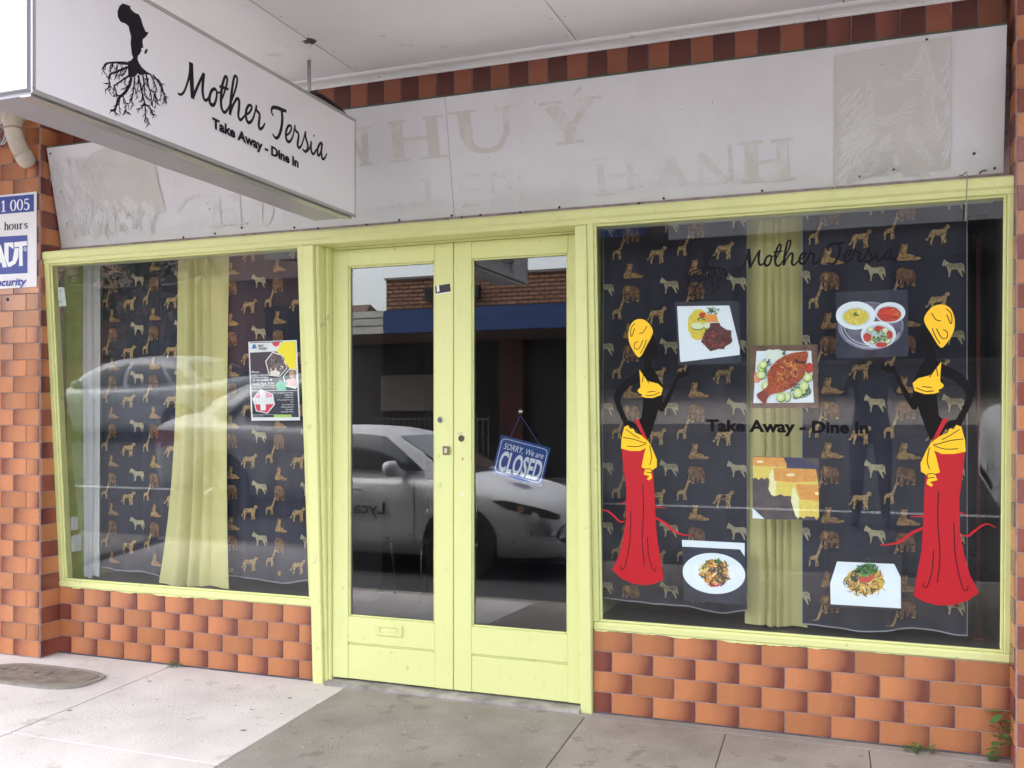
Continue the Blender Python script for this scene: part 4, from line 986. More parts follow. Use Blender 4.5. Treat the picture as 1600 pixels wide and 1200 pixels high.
GIRAF = [(.1, .0), (.2, 0), (.22, .3), (.28, .42), (.5, .42), (.52, .0), (.6, 0), (.6, .25), (.66, .02), (.73, .02), (.68, .4), (.68, .58), (.78, .85), (.9, 1.2), (1.0, 1.25), (1.02, 1.33), (.92, 1.42), (.86, 1.5), (.82, 1.42), (.74, 1.2), (.62, .85), (.5, .7), (.3, .68), (.18, .6), (.1, .35), (.14, .2)]
ANIM = [(CHEETAH, 0.100, TAN, 0.0, 0.0), (LION, 0.100, GOLD, 0.20, -0.065), (ZEBRA, 0.090, CRM, 0.065, 0.145), (ELEPH, 0.086, BRN, -0.125, 0.11), (GIRAF, 0.070, TAN, 0.140, 0.03)]
def cloth(name, label, x0, x1, z0, z1, y, amp, lam, seed, m, animals=True, shape=None, wob=0.01, hem=True, thick=0.002):
    """x0,x1 at the top; shape(u,v)->x for flared cloths"""
    rr = random.Random(seed); ph = rr.uniform(0, 6)
    t = thing(name, label, 'curtain', ((x0 + x1) / 2, y, z0))
    def X(u, v): return shape(u, v) if shape else x0 + (x1 - x0) * u
    def bot(u): return z0 + wob * (math.sin(u * 5 + ph) + 0.6 * math.sin(u * 11 + 2 * ph))
    def Y(u, v, x):
        a = amp * (0.5 + 0.5 * v)
        if not animals and amp > 0.015:         # gathered curtain: broad uneven pleats with sharp valleys
            xx = (u * (x1 - x0)) / lam + 0.55 * math.sin(u * 7.3 + ph) + 0.12 * math.sin(3 * v + ph)
            k_ = abs(math.sin(math.pi * xx)) ** 0.55
            return y + amp * 1.1 - a * 2.2 * k_ * (0.65 + 0.35 * math.sin(u * 9 + 2 * ph)) + 0.012 * math.sin(u * 5 + v * 2 + ph)
        return y + a * (math.sin(2 * math.pi * (x + 0.01 * math.sin(3 * v + ph)) / lam + ph) + 0.35 * math.sin(4.7 * math.pi * x / lam + 2 * ph)) + 0.006 * math.sin(4 * v + ph + u * 3)
    nu = max(48, int((x1 - x0) / lam * 22)); nv = 24
    v, f = [], []
    for j in range(nv + 1):
        vv = j / nv
        for i in range(nu + 1):
            u = i / nu; x = X(u, vv)
            v.append((x, Y(u, vv, x), z1 + (bot(u) - z1) * vv))
    f = [(j * (nu + 1) + i, j * (nu + 1) + i + 1, (j + 1) * (nu + 1) + i + 1, (j + 1) * (nu + 1) + i) for j in range(nv) for i in range(nu)]
    mesh('cloth', v, f, m, t, True)
    if hem:
        v = []
        for i in range(nu + 1):
            u = i / nu; x = X(u, 1); yy = Y(u, 1, x) - 0.002
            v += [(x, yy, bot(u) + 0.005), (x, yy, bot(u) - 0.001)]
        mesh('hem', v, [(2 * i, 2 * i + 2, 2 * i + 3, 2 * i + 1) for i in range(nu)], HEM, t)
        for uu in (0.0, 1.0):
            v = []
            for j in range(nv + 1):
                vv = j / nv; x = X(uu, vv); yy = Y(uu, vv, x) - 0.002; zz = z1 + (bot(uu) - z1) * vv
                s = 0.0035 if uu == 0 else -0.0035
                v += [(x, yy, zz), (x + s, yy, zz)]
            mesh('side_hem', v, [(2 * j, 2 * j + 2, 2 * j + 3, 2 * j + 1) for j in range(nv)], HEM, t)
    if animals:
        B = {}
        cw, ch = 0.318, 0.292
        ox, oz = rr.uniform(0, cw), rr.uniform(0, ch)
        for i in range(-2, int((x1 - x0) / cw) + 3):
            for j in range(-2, int((z1 - z0) / ch) + 3):
                for poly, size, mm, dx, dz in ANIM:
                    bx, bz = x0 + i * cw + dx + ox - cw, z0 + j * ch + dz + oz - ch
                    P = [(bx + p[0] * size, bz + p[1] * size) for p in poly]
                    if max(p[0] for p in P) < x0 + 0.02 or min(p[0] for p in P) > x1 - 0.02 or max(p[1] for p in P) < z0 + 0.05 or min(p[1] for p in P) > z1 - 0.03: continue
                    def W(p, o):
                        x = min(max(p[0], x0 + 0.004), x1 - 0.004); z = min(max(p[1], z0 + 0.022), z1)
                        u = (x - x0) / (x1 - x0); vv = (z1 - z) / (z1 - z0)
                        xx = X(u, vv)
                        return (xx, Y(u, vv, xx) - o, z)
                    vs = [W(p, 0.0075) for p in P]
                    tri = tessellate_polygon([[Vector((p[0], p[1], 0)) for p in P]])
                    b = B.setdefault(mm.name, ([], [], mm)); n = len(b[0]); b[0].extend(vs); b[1].extend([tuple(n + q for q in tr) for tr in tri])
                    def extra(mm2, q):
                        b = B.setdefault(mm2.name, ([], [], mm2)); n = len(b[0])
                        b[0].extend([W((bx + p[0] * size, bz + p[1] * size), 0.0083) for p in q])
                        b[1].extend([tuple(n + i_ for i_ in tr) for tr in tessellate_polygon([[Vector((p[0], p[1], 0)) for p in q]])])
                    if poly is LION:
                        extra(BRN, [(.12, .5), (.16, .62), (.2, .74), (.26, .68), (.22, .56), (.2, .44), (.26, .36), (.2, .3), (.12, .38)])
                        extra(BRN, [(.1, .05), (.3, .1), (.6, .06), (.9, .08), (.6, .02), (.3, .02)])
                        extra(CRM, [(.3, .5), (.38, .5), (.38, .56), (.31, .57)])
                    if poly is ELEPH:
                        extra(GOLD, [(.22, .9), (.42, .9), (.46, .7), (.36, .52), (.26, .62)])
                        extra(CRM, [(.1, .45), (.13, .45), (.12, .3), (.05, .24), (.09, .32)]); extra(CRM, [(.27, .4), (.31, .4), (.3, .26), (.24, .2), (.27, .3)])
                        extra(TAN, [(.25, .0), (.4, .0), (.4, .06), (.25, .06)]); extra(TAN, [(.8, .05), (.97, .05), (.97, .1), (.8, .1)])
                    if poly is CHEETAH:
                        extra(BRN, [(.3, .38), (.6, .36), (.72, .42), (.5, .43), (.32, .46)])
                    if poly is ZEBRA:
                        b = B.setdefault(BROWNCL.name, ([], [], BROWNCL))
                        for s in (.2, .3, .4, .5, .6, .7, .78, .86):
                            q = [(bx + (s + du) * size, bz + vv_ * size) for du, vv_ in ((-.012, .62), (.012, .62), (.03, .42), (.006, .42))]
                            n = len(b[0]); b[0].extend([W(p, 0.0083) for p in q]); b[1].append((n, n + 1, n + 2, n + 3))
        for k, (v, f, mm) in B.items(): mesh('animal_print', v, f, mm, t)
    return t
CT = 2.30
cloth('curtain_panel', 'navy animal print cloth at the left end of the left window', -4.385, -3.76, 0.44, CT, 0.20, 0.015, 0.29, 3, NAVY)
cloth('curtain_panel', 'navy animal print cloth behind the flyer in the left window', -3.455, -2.72, 0.455, CT, 0.185, 0.016, 0.31, 9, NAVY, wob=0.014)
cloth('lining_panel', 'white lining strip at the far left of the left window', -4.478, -4.355, 0.40, CT, 0.160, 0.008, 0.10, 5, LINING, animals=False, hem=False)
cloth('brown_cloth', 'narrow brown cloth edge beside the yellow curtain in the left window', -3.86, -3.74, 0.44, CT, 0.235, 0.006, 0.1, 6, BROWNCL, animals=False, hem=False, shape=lambda u, v: -3.86 + 0.10 * u - 0.10 * v)
cloth('yellow_curtain', 'pale yellow green curtain flaring at the foot in the left window', -3.80, -3.43, 0.392, CT, 0.160, 0.036, 0.092, 12, SHEER, animals=False, hem=False, wob=0.006,
      shape=lambda u, v: (-3.80 - 0.12 * v ** 3) + (0.37 + 0.16 * v ** 3) * u)
cloth('curtain_panel', 'navy animal print cloth behind the figure at the left of the right window', -1.225, -0.53, 0.465, CT, 0.19, 0.015, 0.27, 21, NAVY, wob=0.012)
cloth('curtain_panel', 'navy animal print cloth behind the pasta picture in the right window', -0.285, 0.40, 0.425, CT, 0.175, 0.015, 0.31, 33, NAVY, wob=0.012)
cloth('yellow_curtain', 'pale yellow green curtain hanging straight in the right window', -0.545, -0.262, 0.40, CT, 0.215, 0.022, 0.058, 41, SHEER, animals=False, hem=False, wob=0.004)
# small things in the display bays
sb = thing('switch_box', 'small white plastic box on the green wall low in the left window', 'switch', (-4.48, 0.08, 0.55))
box('cover', (-4.482, 0.05, 0.56), (-4.455, 0.12, 0.66), mat('white plastic', (0.6, 0.6, 0.6), 0.4), sb, 0.006, 2)
box('flap', (-4.482, 0.05, 0.69), (-4.462, 0.10, 0.77), mat('white plastic', (0.6, 0.6, 0.6), 0.4), sb, 0.004, 2)
st = thing('small_sticker', 'small pale sticker inside the top left of the left window', 'sticker', on_glass(97, 465, 0.012))
pr = Print(on_glass, st, start=-0.010)
pr.poly('sticker', [(90, 449), (100, 449), (104, 478), (92, 479)], mat('pale paper', (0.55, 0.6, 0.55), 0.5))
for y in (453, 456, 471): pr.stroke('print_line', [(91.5, y), (97, y)], 1.0, mat('grey ink', (0.2, 0.22, 0.22), 0.6), False)
pr.done()
rp = thing('red_reflection_pole', 'thin dark red pole added for a red line mirrored in the right window', 'pole', (0.455, 0.30, 0.386))  # added pole: draws as an object the red line reflected in the pane
tube('pole', [(0.455, 0.30, 0.386), (0.455, 0.30, 2.15)], 0.009, mat('red paint', (0.16, 0.02, 0.02), 0.4), rp, 10)
box('foot', (0.43, 0.27, 0.3855), (0.48, 0.33, 0.40), mat('red paint', (0.16, 0.02, 0.02), 0.4), rp, 0.004)

# =================================================================== WINDOW DECALS (inside face of the glass)
IN = 0.0150                                     # prints sit behind the 5 mm pane
gmap = lambda px, py, o: on_glass(px, py, IN + o)
gxz = lambda x, z, o: Vector((x, rake(z) + IN + o, z))
wd_ = thing('window_lettering', 'black script name and tree logo stuck on the right window', 'decal', on_glass(1240, 400, IN))
pr = Print(lambda x, z, o: gxz(x, z, o - IN + 0.0002), wd_, step=0.00002, start=0.0)
# the same artwork as on the sign, scaled to the window (script spans px 1150..1404)
us = [p[0] for pts, _ in SCRIPT_UV for p in pts]; vs = [p[1] for pts, _ in SCRIPT_UV for p in pts]
g0, g1 = on_glass(1153, 420), on_glass(1404, 406)
sc_ = (g1.x - g0.x) / (max(us) - min(us))
vb = c1(235, 445)[1]
gb = on_glass(1167, 420).z
fnw = lambda u, v: (g0.x + (u - min(us)) * sc_, gb + (v - vb) * sc_)
draw_brand(pr, fnw, BLACK)
draw_logo(pr, fnw, BLACK)
pr.done()
w2 = thing('window_lettering', 'dark plain lettering offering take away and dine in across the right window', 'decal', on_glass(1230, 668, IN))
pr = Print(lambda x, y, o: on_glass(x, y, 0.0002 + o), w2, start=0.0)
pr.text('plain_lettering', 'Take Away - Dine In', 1103, 1357, 673, 677, BLACK, 0.04, 0, base=(0, -17.5))
pr.done()

YEL = fc('figure yellow', (250, 196, 22)); RED = fc('figure red', (182, 10, 30)); SKN = mat('figure black vinyl', (0.008, 0.007, 0.008), 0.3, spec=0.18)
def figure(label, fn, scale):
    t = thing('window_figure', label, 'decal', fn(180, 1180, 0))
    pr = Print(fn, t, step=0.00004, start=0.0)
    S = lambda n, p, w_, m=SKN: pr.stroke(n, p, w_, m)
    pr.poly('body', [(190, 205), (212, 160), (243, 112), (255, 135), (268, 172), (262, 184), (268, 200), (256, 216), (240, 224), (240, 250), (266, 290), (288, 345), (280, 385), (268, 440), (248, 505), (230, 560), (200, 560), (165, 500), (198, 470), (205, 390), (185, 350), (186, 285), (205, 262), (209, 216)], SKN)
    pr.poly('arm', [(196, 268), (165, 285), (122, 312), (86, 358), (79, 392), (92, 432), (118, 490), (128, 510), (150, 508), (170, 522), (182, 515), (165, 490), (140, 482), (120, 440), (107, 405), (112, 375), (150, 335), (195, 318)], SKN)
    pr.poly('arm', [(255, 330), (262, 410), (276, 446), (292, 444), (318, 395), (345, 330), (356, 302), (386, 300), (402, 283), (394, 262), (384, 276), (374, 262), (366, 278), (352, 272), (344, 300), (322, 345), (290, 402), (284, 350)], SKN)
    pr.poly('headwrap', spline([(175, 53), (205, 52), (230, 70), (245, 97), (242, 120), (220, 162), (190, 213), (165, 190), (145, 150), (142, 110), (153, 72)], 3, True), YEL)
    pr.poly('top', [(188, 265), (205, 290), (228, 316), (268, 326), (288, 345), (281, 374), (245, 387), (215, 386), (196, 380), (200, 372), (186, 365), (180, 355), (193, 340), (191, 300)], YEL)
    pr.poly('skirt', [(165, 478), (185, 480), (226, 572), (238, 605), (246, 690), (251, 760), (256, 880), (263, 980), (280, 1080), (292, 1160), (255, 1178), (210, 1185), (160, 1178), (110, 1155), (72, 1120), (100, 1060), (119, 985), (132, 900), (133, 780), (120, 680), (113, 600), (150, 560), (200, 545)], RED)
    pr.poly('sash', [(110, 602), (112, 560), (124, 510), (140, 503), (150, 520), (160, 516), (172, 535), (195, 545), (226, 572), (216, 600), (190, 613), (150, 612)], YEL)
    pr.poly('sash_knot', [(226, 570), (242, 600), (263, 650), (262, 682), (246, 692), (238, 704), (243, 728), (228, 738), (220, 732), (232, 720), (206, 712), (214, 690), (197, 682), (210, 620)], YEL)
    pr.flush()
    S('scarf', [(15, 878), (45, 865), (80, 890), (104, 913), (125, 912)], [2, 6, 8, 7, 4], RED); pr.flush()
    S('scarf', [(250, 893), (300, 922), (345, 960), (410, 976)], [9, 11, 9, 4], RED); pr.flush()
    S('scarf', [(108, 838), (132, 828)], [3, 6], RED); pr.flush(); S('scarf', [(252, 852), (300, 856)], [7, 3], RED); pr.flush()
    for p in ([(170, 68), (155, 85), (151, 108), (155, 125), (168, 90)], [(188, 112), (205, 106), (220, 80)], [(182, 145), (168, 155), (168, 176), (186, 176), (204, 140)], [(218, 138), (208, 168), (192, 198)],
              [(206, 285), (200, 320)], [(208, 290), (230, 325)], [(215, 375), (245, 376), (276, 362)], [(222, 362), (255, 358)],
              [(118, 555), (160, 562), (200, 575), (218, 578)], [(130, 520), (165, 545), (190, 560)], [(135, 592), (180, 594), (218, 582)], [(232, 590), (240, 640), (232, 672)], [(206, 690), (236, 690), (240, 705), (215, 702)],
              [(202, 752), (206, 860), (200, 1000), (210, 1100)], [(152, 868), (148, 990), (128, 1100), (112, 1118), (107, 1098)], [(222, 980), (228, 1060), (244, 1115), (257, 1122), (259, 1104)]):
        S('pen_line', p, 3.2, INK)
    pr.done()
    return t
OUT = 0.0002                                    # cut vinyl on the street face of the pane
q4 = lambda x, y, o: on_glass(930 + x / 2.7273, 480 + y / 2.7273, OUT + o)
figure('cut-out woman in yellow headwrap and red skirt facing right on the window', q4, 1)
# mirrored sister figure
la = on_glass(930 + 180 / 2.7273, 480 + 1183 / 2.7273); ra = on_glass(1360 + 285 / 2.4, 460 + 1168 / 2.4)
lh = on_glass(930 + 190 / 2.7273, 480 + 52 / 2.7273); rh = on_glass(1360 + 300 / 2.4, 460 + 38 / 2.4)
ks = (rh.z - ra.z) / (lh.z - la.z)
def q5(x, y, o):
    p = on_glass(930 + x / 2.7273, 480 + y / 2.7273)
    X_ = ra.x - (p.x - la.x) * ks; Z_ = ra.z + (p.z - la.z) * ks
    return gxz(X_, Z_, o - IN + OUT)
figure('cut-out woman in yellow headwrap and red skirt facing left on the window', q5, 1)

# ------------------------------------------------------------------ food pictures
def poster(label, quad, m, thick=0.0007):
    c = [gmap(x, y, 0) for x, y in quad]
    t = thing('food_poster', label, 'poster', c[3])
    back = [gmap(x, y, thick) for x, y in quad]
    mesh('paper', c + back, [(0, 1, 2, 3), (7, 6, 5, 4), (0, 4, 5, 1), (1, 5, 6, 2), (2, 6, 7, 3), (3, 7, 4, 0)], m, t)
    return t, Print(gmap, t, step=0.000045, start=0.0)
def scatter(pr, name, conv, n, cx, cy, rx, ry, mats, rr, size=(14, 40), wd=(0.5, 1.4), curl=0.6):
    for k in range(n):
        a = rr.uniform(0, 6.283); r = math.sqrt(rr.random()); x, y = cx + rx * r * math.cos(a), cy + ry * r * math.sin(a)
        L = rr.uniform(*size); b = rr.uniform(0, 6.283); cu = rr.uniform(-curl, curl)
        pts = [(x + L * (t - .5) * math.cos(b) - cu * L * (t * t - t) * math.sin(b) * 4, y + L * (t - .5) * math.sin(b) + cu * L * (t * t - t) * math.cos(b) * 4) for t in (0, .33, .66, 1)]
        w_ = rr.uniform(*wd)
        pr.stroke(name, [conv(*p) for p in pts], [w_ * .5, w_, w_, w_ * .5], rr.choice(mats), k=3)
PL = fc('plate white', (232, 242, 250)); PL2 = fc('plate shade', (205, 220, 235))
SLATE = fc('poster slate', (44, 46, 66), c2=(36, 38, 54), scale=12)
RICE = fc('rice yellow', (236, 224, 80), c2=(214, 180, 60), scale=300)
CHK = fc('dark sauce', (104, 44, 34), c2=(52, 20, 18), scale=110)
CHK2 = fc('bright sauce', (170, 78, 44), c2=(120, 48, 30), scale=200)
GRN = fc('herb green', (58, 120, 50), c2=(30, 66, 34), scale=250); LIM = fc('cucumber', (208, 226, 140)); LIM2 = fc('cucumber rim', (74, 110, 52)); CUK = fc('cucumber flesh', (226, 236, 200))
TOM = fc('tomato', (214, 66, 48), c2=(176, 40, 34), scale=160); ORG = fc('carrot orange', (236, 152, 58)); PAS = fc('pasta yellow', (238, 206, 92), c2=(206, 160, 62), scale=220); PAS2 = fc('pasta light', (246, 228, 150)); MAR = fc('plum', (74, 22, 40)); DGR = fc('dark leaf', (34, 52, 40))
rr = random.Random(5)
# 1 stew and rice
e = lambda x, y: (1050 + x / 10, 460 + y / 10)
t, pr = poster('picture of brown stew with yellow rice on a square white plate', [(1054.5, 472), (1154, 470), (1158.5, 567), (1060, 571)], SLATE)
pr.poly('plate', [e(80, 185), e(890, 172), e(900, 190), e(1058, 830), e(1058, 945), e(140, 1058), e(128, 1040)], PL)
pr.poly('rice', [e(*p) for p in blob(420, 470, 175, 240, 34, .05, rr)], RICE)
pr.poly('rice', [e(*p) for p in blob(400, 620, 110, 90, 24, .08, rr)], RICE)
scatter(pr, 'herbs', e, 26, 640, 255, 80, 50, [GRN], rr, (30, 80), (.6, 1.6)); scatter(pr, 'herbs', e, 12, 470, 370, 50, 40, [GRN, DGR], rr, (30, 60), (.6, 1.5))
pr.poly('tomato_piece', [e(*p) for p in blob(480, 320, 55, 40, 14, .15, rr)], TOM)
pr.poly('carrot_piece', [e(510, 320), e(690, 310), e(725, 430), e(520, 430)], ORG)
pr.poly('stew', [e(*p) for p in [(600, 450), (740, 440), (760, 490), (850, 550), (930, 565), (925, 650), (945, 720), (925, 760), (830, 815), (810, 860), (740, 850), (600, 890), (560, 850), (500, 780), (450, 740), (500, 640), (520, 560), (580, 540)]], CHK)
scatter(pr, 'stew_highlight', e, 40, 640, 700, 190, 150, [CHK2, TOM, CHK], rr, (20, 70), (.8, 2.4))
for cx0 in ((400, 492, 100, 52), (545, 485, 48, 48)):
    pr.poly('cucumber_slice', [e(*p) for p in ell(cx0[0], cx0[1] + 10, cx0[2], cx0[3] + 6, 20)], LIM2); pr.poly('cucumber_slice', [e(*p) for p in ell(*cx0, 20)], CUK)
pr.done()
# 2 fried fish
e = lambda x, y: (1160 + x / 10, 530 + y / 10)
t, pr = poster('picture of a whole fried fish on a white plate against brown wood', [(1172, 540), (1277, 538), (1279, 637), (1174.5, 638)], fc('poster wood', (116, 88, 72), c2=(96, 70, 56), scale=30))
pr.poly('plate', [e(220, 185), e(1075, 180), e(1118, 990), e(170, 1000)], PL)
for cc in ((430, 240, 90, 80), (530, 250, 110, 90), (560, 230, 80, 70)): pr.poly('onion', [e(*p) for p in ell(*cc, 20)], fc('onion white', (226, 238, 226)))
pr.poly('tomato_piece', [e(*p) for p in blob(235, 600, 60, 90, 16, .1, rr)], fc('pale tomato', (232, 150, 110)))
pr.poly('tomato_piece', [e(*p) for p in blob(1045, 450, 60, 85, 16, .1, rr)], TOM)
scatter(pr, 'herbs', e, 60, 900, 800, 150, 120, [GRN, LIM2], rr, (40, 110), (.6, 1.6)); scatter(pr, 'herbs', e, 30, 390, 470, 80, 150, [GRN, DGR], rr, (40, 90), (.6, 1.6)); scatter(pr, 'herbs', e, 6, 655, 215, 40, 20, [GRN], rr, (40, 80), (.8, 2))
for cc in ((300, 440, 70, 70), (325, 400, 70, 65), (295, 565, 72, 70), (365, 730, 70, 75), (1020, 600, 80, 70), (965, 735, 78, 78), (930, 830, 70, 40), (700, 905, 58, 78), (600, 910, 76, 76), (868, 845, 76, 80)):
    pr.poly('cucumber_slice', [e(*p) for p in ell(*cc, 20)], LIM2); pr.poly('cucumber_slice', [e(*p) for p in ell(cc[0] - 4, cc[1] - 6, cc[2] * .9, cc[3] * .88, 20)], LIM); pr.poly('cucumber_slice', [e(*p) for p in ell(cc[0] - 4, cc[1] - 6, cc[2] * .45, cc[3] * .45, 14)], CUK)
FISH = fc('fried skin', (196, 98, 44), c2=(140, 52, 30), scale=120)
pr.poly('fish', [e(*p) for p in spline([(220, 870), (330, 790), (400, 700), (385, 560), (430, 460), (520, 350), (640, 270), (780, 215), (920, 195), (1010, 190), (1025, 260), (1000, 340), (985, 470), (930, 590), (830, 690), (720, 770), (600, 830), (450, 860), (390, 930), (360, 1015), (310, 990)], 3, True)], FISH)
scatter(pr, 'fish_scales', e, 90, 680, 520, 230, 200, [fc('crisp gold', (218, 150, 74)), fc('crisp red', (176, 66, 36)), fc('crisp dark', (128, 46, 30))], rr, (40, 110), (.8, 2.6))
pr.stroke('gill', [e(805, 300), e(860, 345), e(930, 365), e(1000, 345)], [1, 3, 3, 1.5], MAR)
pr.stroke('shade_line', [e(700, 785), e(830, 700), e(930, 600), e(985, 500)], [1, 2, 2, 1], fc('crisp dark', (128, 46, 30)))
pr.poly('tail', [e(220, 870), e(320, 800), e(410, 870), e(385, 940), e(355, 1015), e(300, 970)], fc('tail brown', (128, 52, 40)))
pr.done()
# 3 three bowls on a tray
e = lambda x, y: (1290 + x / 10, 440 + y / 10)
t, pr = poster('picture of three white bowls on a silver tray', [(1306, 457), (1418, 452), (1419.5, 557), (1306.5, 560)], SLATE)
pr.poly('tray', [e(*p) for p in ell(705, 690, 515, 375, 40)], fc('tray silver', (150, 148, 172), c2=(110, 106, 130), scale=25))
pr.poly('tray', [e(*p) for p in ell(705, 680, 480, 340, 40)], fc('tray dark', (84, 78, 100), c2=(120, 116, 140), scale=20))
for s in (0.8, 0.9): pr.stroke('tray_ring', [e(*p) for p in ell(705, 690, 515 * s, 375 * s, 40, 0, 0.3, 3.2)], .9, PL2, k=2)
for (cx0, cy0, rx, ry), (ix, iy, irx, iry), fm in (((470, 530, 310, 220), (475, 550, 200, 130), RICE), ((1005, 485, 240, 165), (990, 510, 185, 120), TOM), ((825, 830, 275, 210), (820, 850, 215, 165), PL2)):
    pr.poly('bowl', [e(*p) for p in ell(cx0, cy0, rx, ry, 36)], PL); pr.poly('bowl_rim', [e(*p) for p in ell(ix, iy, irx + 22, iry + 20, 32)], PL2); pr.poly('food', [e(*p) for p in blob(ix, iy, irx, iry, 30, .03, rr)], fm)
scatter(pr, 'rice_grains', e, 50, 475, 550, 175, 110, [fc('rice pale', (244, 236, 150)), PAS], rr, (25, 60), (.5, 1.2)); scatter(pr, 'herbs', e, 8, 465, 510, 40, 25, [DGR, GRN], rr, (20, 50), (.6, 1.4))
scatter(pr, 'soup_light', e, 16, 990, 510, 150, 95, [ORG, fc('soup red', (226, 74, 40))], rr, (30, 90), (.6, 1.6)); pr.poly('soup_piece', [e(*p) for p in blob(1015, 485, 75, 45, 16, .12, rr)], fc('soup red', (226, 74, 40)))
for cc in ((840, 740, 90, 50), (650, 870, 60, 70), (870, 990, 90, 40), (990, 830, 60, 70)): pr.poly('tomato_piece', [e(*p) for p in blob(*cc, 14, .12, rr)], TOM)
for cc in ((700, 750, 50, 45), (930, 765, 50, 45), (965, 930, 60, 40), (740, 940, 50, 40)): pr.poly('cucumber_slice', [e(*p) for p in ell(*cc, 16)], LIM2); pr.poly('cucumber_slice', [e(*p) for p in ell(cc[0], cc[1] - 4, cc[2] * .85, cc[3] * .85, 16)], CUK)
scatter(pr, 'salad_shred', e, 60, 825, 860, 130, 90, [GRN, LIM, CUK, LIM2], rr, (30, 80), (.6, 1.6))
pr.done()
# 4 golden cake
e = lambda x, y: (1160 + x / 10, 700 + y / 10)
t, pr = poster('picture of golden semolina cake squares over the yellow curtain', [(1175.5, 713), (1279.5, 716), (1280, 813), (1176, 811)], fc('poster brown grey', (92, 80, 82), c2=(76, 66, 72), scale=18))
pr.poly('dark_corner', [e(640, 150), e(880, 155), e(1195, 300), e(1195, 360), e(660, 330)], fc('poster blue', (56, 58, 92)))
pr.poly('pale_corner', [e(160, 940), e(345, 1108), e(160, 1100)], PL)
CT_ = fc('cake top', (228, 166, 82), c2=(216, 146, 66), scale=60); CS = fc('cake side', (236, 218, 110), c2=(220, 190, 84), scale=200); CP = fc('cake pale', (244, 244, 206), c2=(232, 226, 150), scale=200); ALM = fc('almond', (246, 226, 180))
def jag(x0, y0, x1, n, a): return [(x0 + (x1 - x0) * k / n, y0 + rr.uniform(-a, a)) for k in range(n + 1)]
pr.poly('cake_side', [e(*p) for p in [(160, 255), (690, 270), (690, 470)] + jag(600, 480, 165, 10, 22)], CS)
pr.poly('cake_top', [e(160, 138), e(640, 150), e(690, 240), e(690, 300), e(160, 275)], CT_)
pr.poly('cake_side', [e(*p) for p in [(430, 340), (1180, 500), (1190, 740)] + jag(1100, 740, 450, 16, 25) + [(410, 640)]], CS)
pr.poly('cake_pale_side', [e(*p) for p in [(480, 320), (530, 520), (520, 745), (450, 730), (405, 640), (440, 540), (410, 430)]], CP)
pr.poly('cake_top', [e(480, 310), e(1150, 330), e(1180, 520), e(820, 540), e(500, 510)], CT_)
pr.poly('cake_side', [e(*p) for p in [(800, 620), (1195, 760), (1195, 1090)] + jag(1190, 1095, 860, 10, 28)], CS)
pr.poly('cake_pale_side', [e(*p) for p in [(800, 600), (880, 780), (890, 1090), (830, 1070), (760, 830), (770, 680)]], CP)
pr.poly('cake_top', [e(830, 560), e(1190, 580), e(1195, 830), e(900, 800)], CT_)
for cc in ((275, 215, 55, 22), (755, 420, 70, 24), (1165, 710, 32, 24)): pr.poly('almond', [e(*p) for p in ell(*cc, 16)], ALM)
pr.done()
# 5 noodles on oval plate
e = lambda x, y: (1050 + x / 10, 830 + y / 10)
t, pr = poster('picture of stir-fried vegetables on an oval white plate, right window', [(1065.5, 843.5), (1163.5, 848.5), (1166.5, 946), (1068.5, 938)], SLATE)
pr.poly('white_edge', [e(155, 135), e(1135, 185), e(1135, 395), e(1062, 285), e(160, 240)], PL)
pr.poly('plate', [e(*p) for p in ell(655, 660, 490, 318, 48, 0.10)], PL); pr.poly('plate_well', [e(*p) for p in ell(655, 650, 330, 220, 40, 0.10)], fc('plate well', (238, 246, 250)))
pr.poly('noodles', [e(*p) for p in blob(650, 640, 220, 190, 30, .12, rr)], fc('noodle brown', (196, 132, 66), c2=(120, 70, 40), scale=150))
scatter(pr, 'noodle_strands', e, 110, 650, 640, 205, 170, [PAS, ORG, TOM, fc('carrot light', (240, 170, 110)), LIM2, MAR, GRN, PAS2, DGR], rr, (60, 190), (1.0, 3.2), .5)
scatter(pr, 'currants', e, 10, 830, 560, 90, 120, [MAR, DGR], rr, (25, 50), (1, 2.2))
pr.done()
# 6 pasta
e = lambda x, y: (1280 + x / 11.43, 860 + y / 11.43)
t, pr = poster('picture of pasta with greens on a white board, right window', [(1295, 862), (1409, 866), (1409, 955), (1296, 950)], fc('poster night', (24, 23, 38), c2=(30, 28, 42), scale=10))
pr.poly('plate', [e(320, 198), e(1330, 242), e(1350, 262), e(1455, 480), e(1460, 1036), e(205, 962), e(195, 590)], PL)
pr.poly('pasta', [e(*p) for p in blob(815, 540, 350, 240, 34, .06, rr)], PAS)
scatter(pr, 'pasta_strands', e, 110, 815, 560, 330, 210, [PAS, PAS2, fc('pasta deep', (220, 166, 72)), fc('mushroom', (150, 104, 60)), DGR], rr, (70, 200), (1.0, 2.6), .5)
pr.poly('tomato_piece', [e(690, 480), e(820, 460), e(990, 420), e(990, 490), e(880, 580), e(720, 560)], TOM)
scatter(pr, 'greens', e, 60, 850, 360, 170, 90, [GRN, DGR, fc('leaf bright', (86, 150, 70))], rr, (60, 190), (1, 2.6), .5); scatter(pr, 'greens', e, 14, 610, 470, 70, 60, [DGR], rr, (40, 100), (1, 2.6)); scatter(pr, 'greens', e, 3, 830, 210, 60, 30, [GRN], rr, (60, 110), (.5, 1))
pr.done()
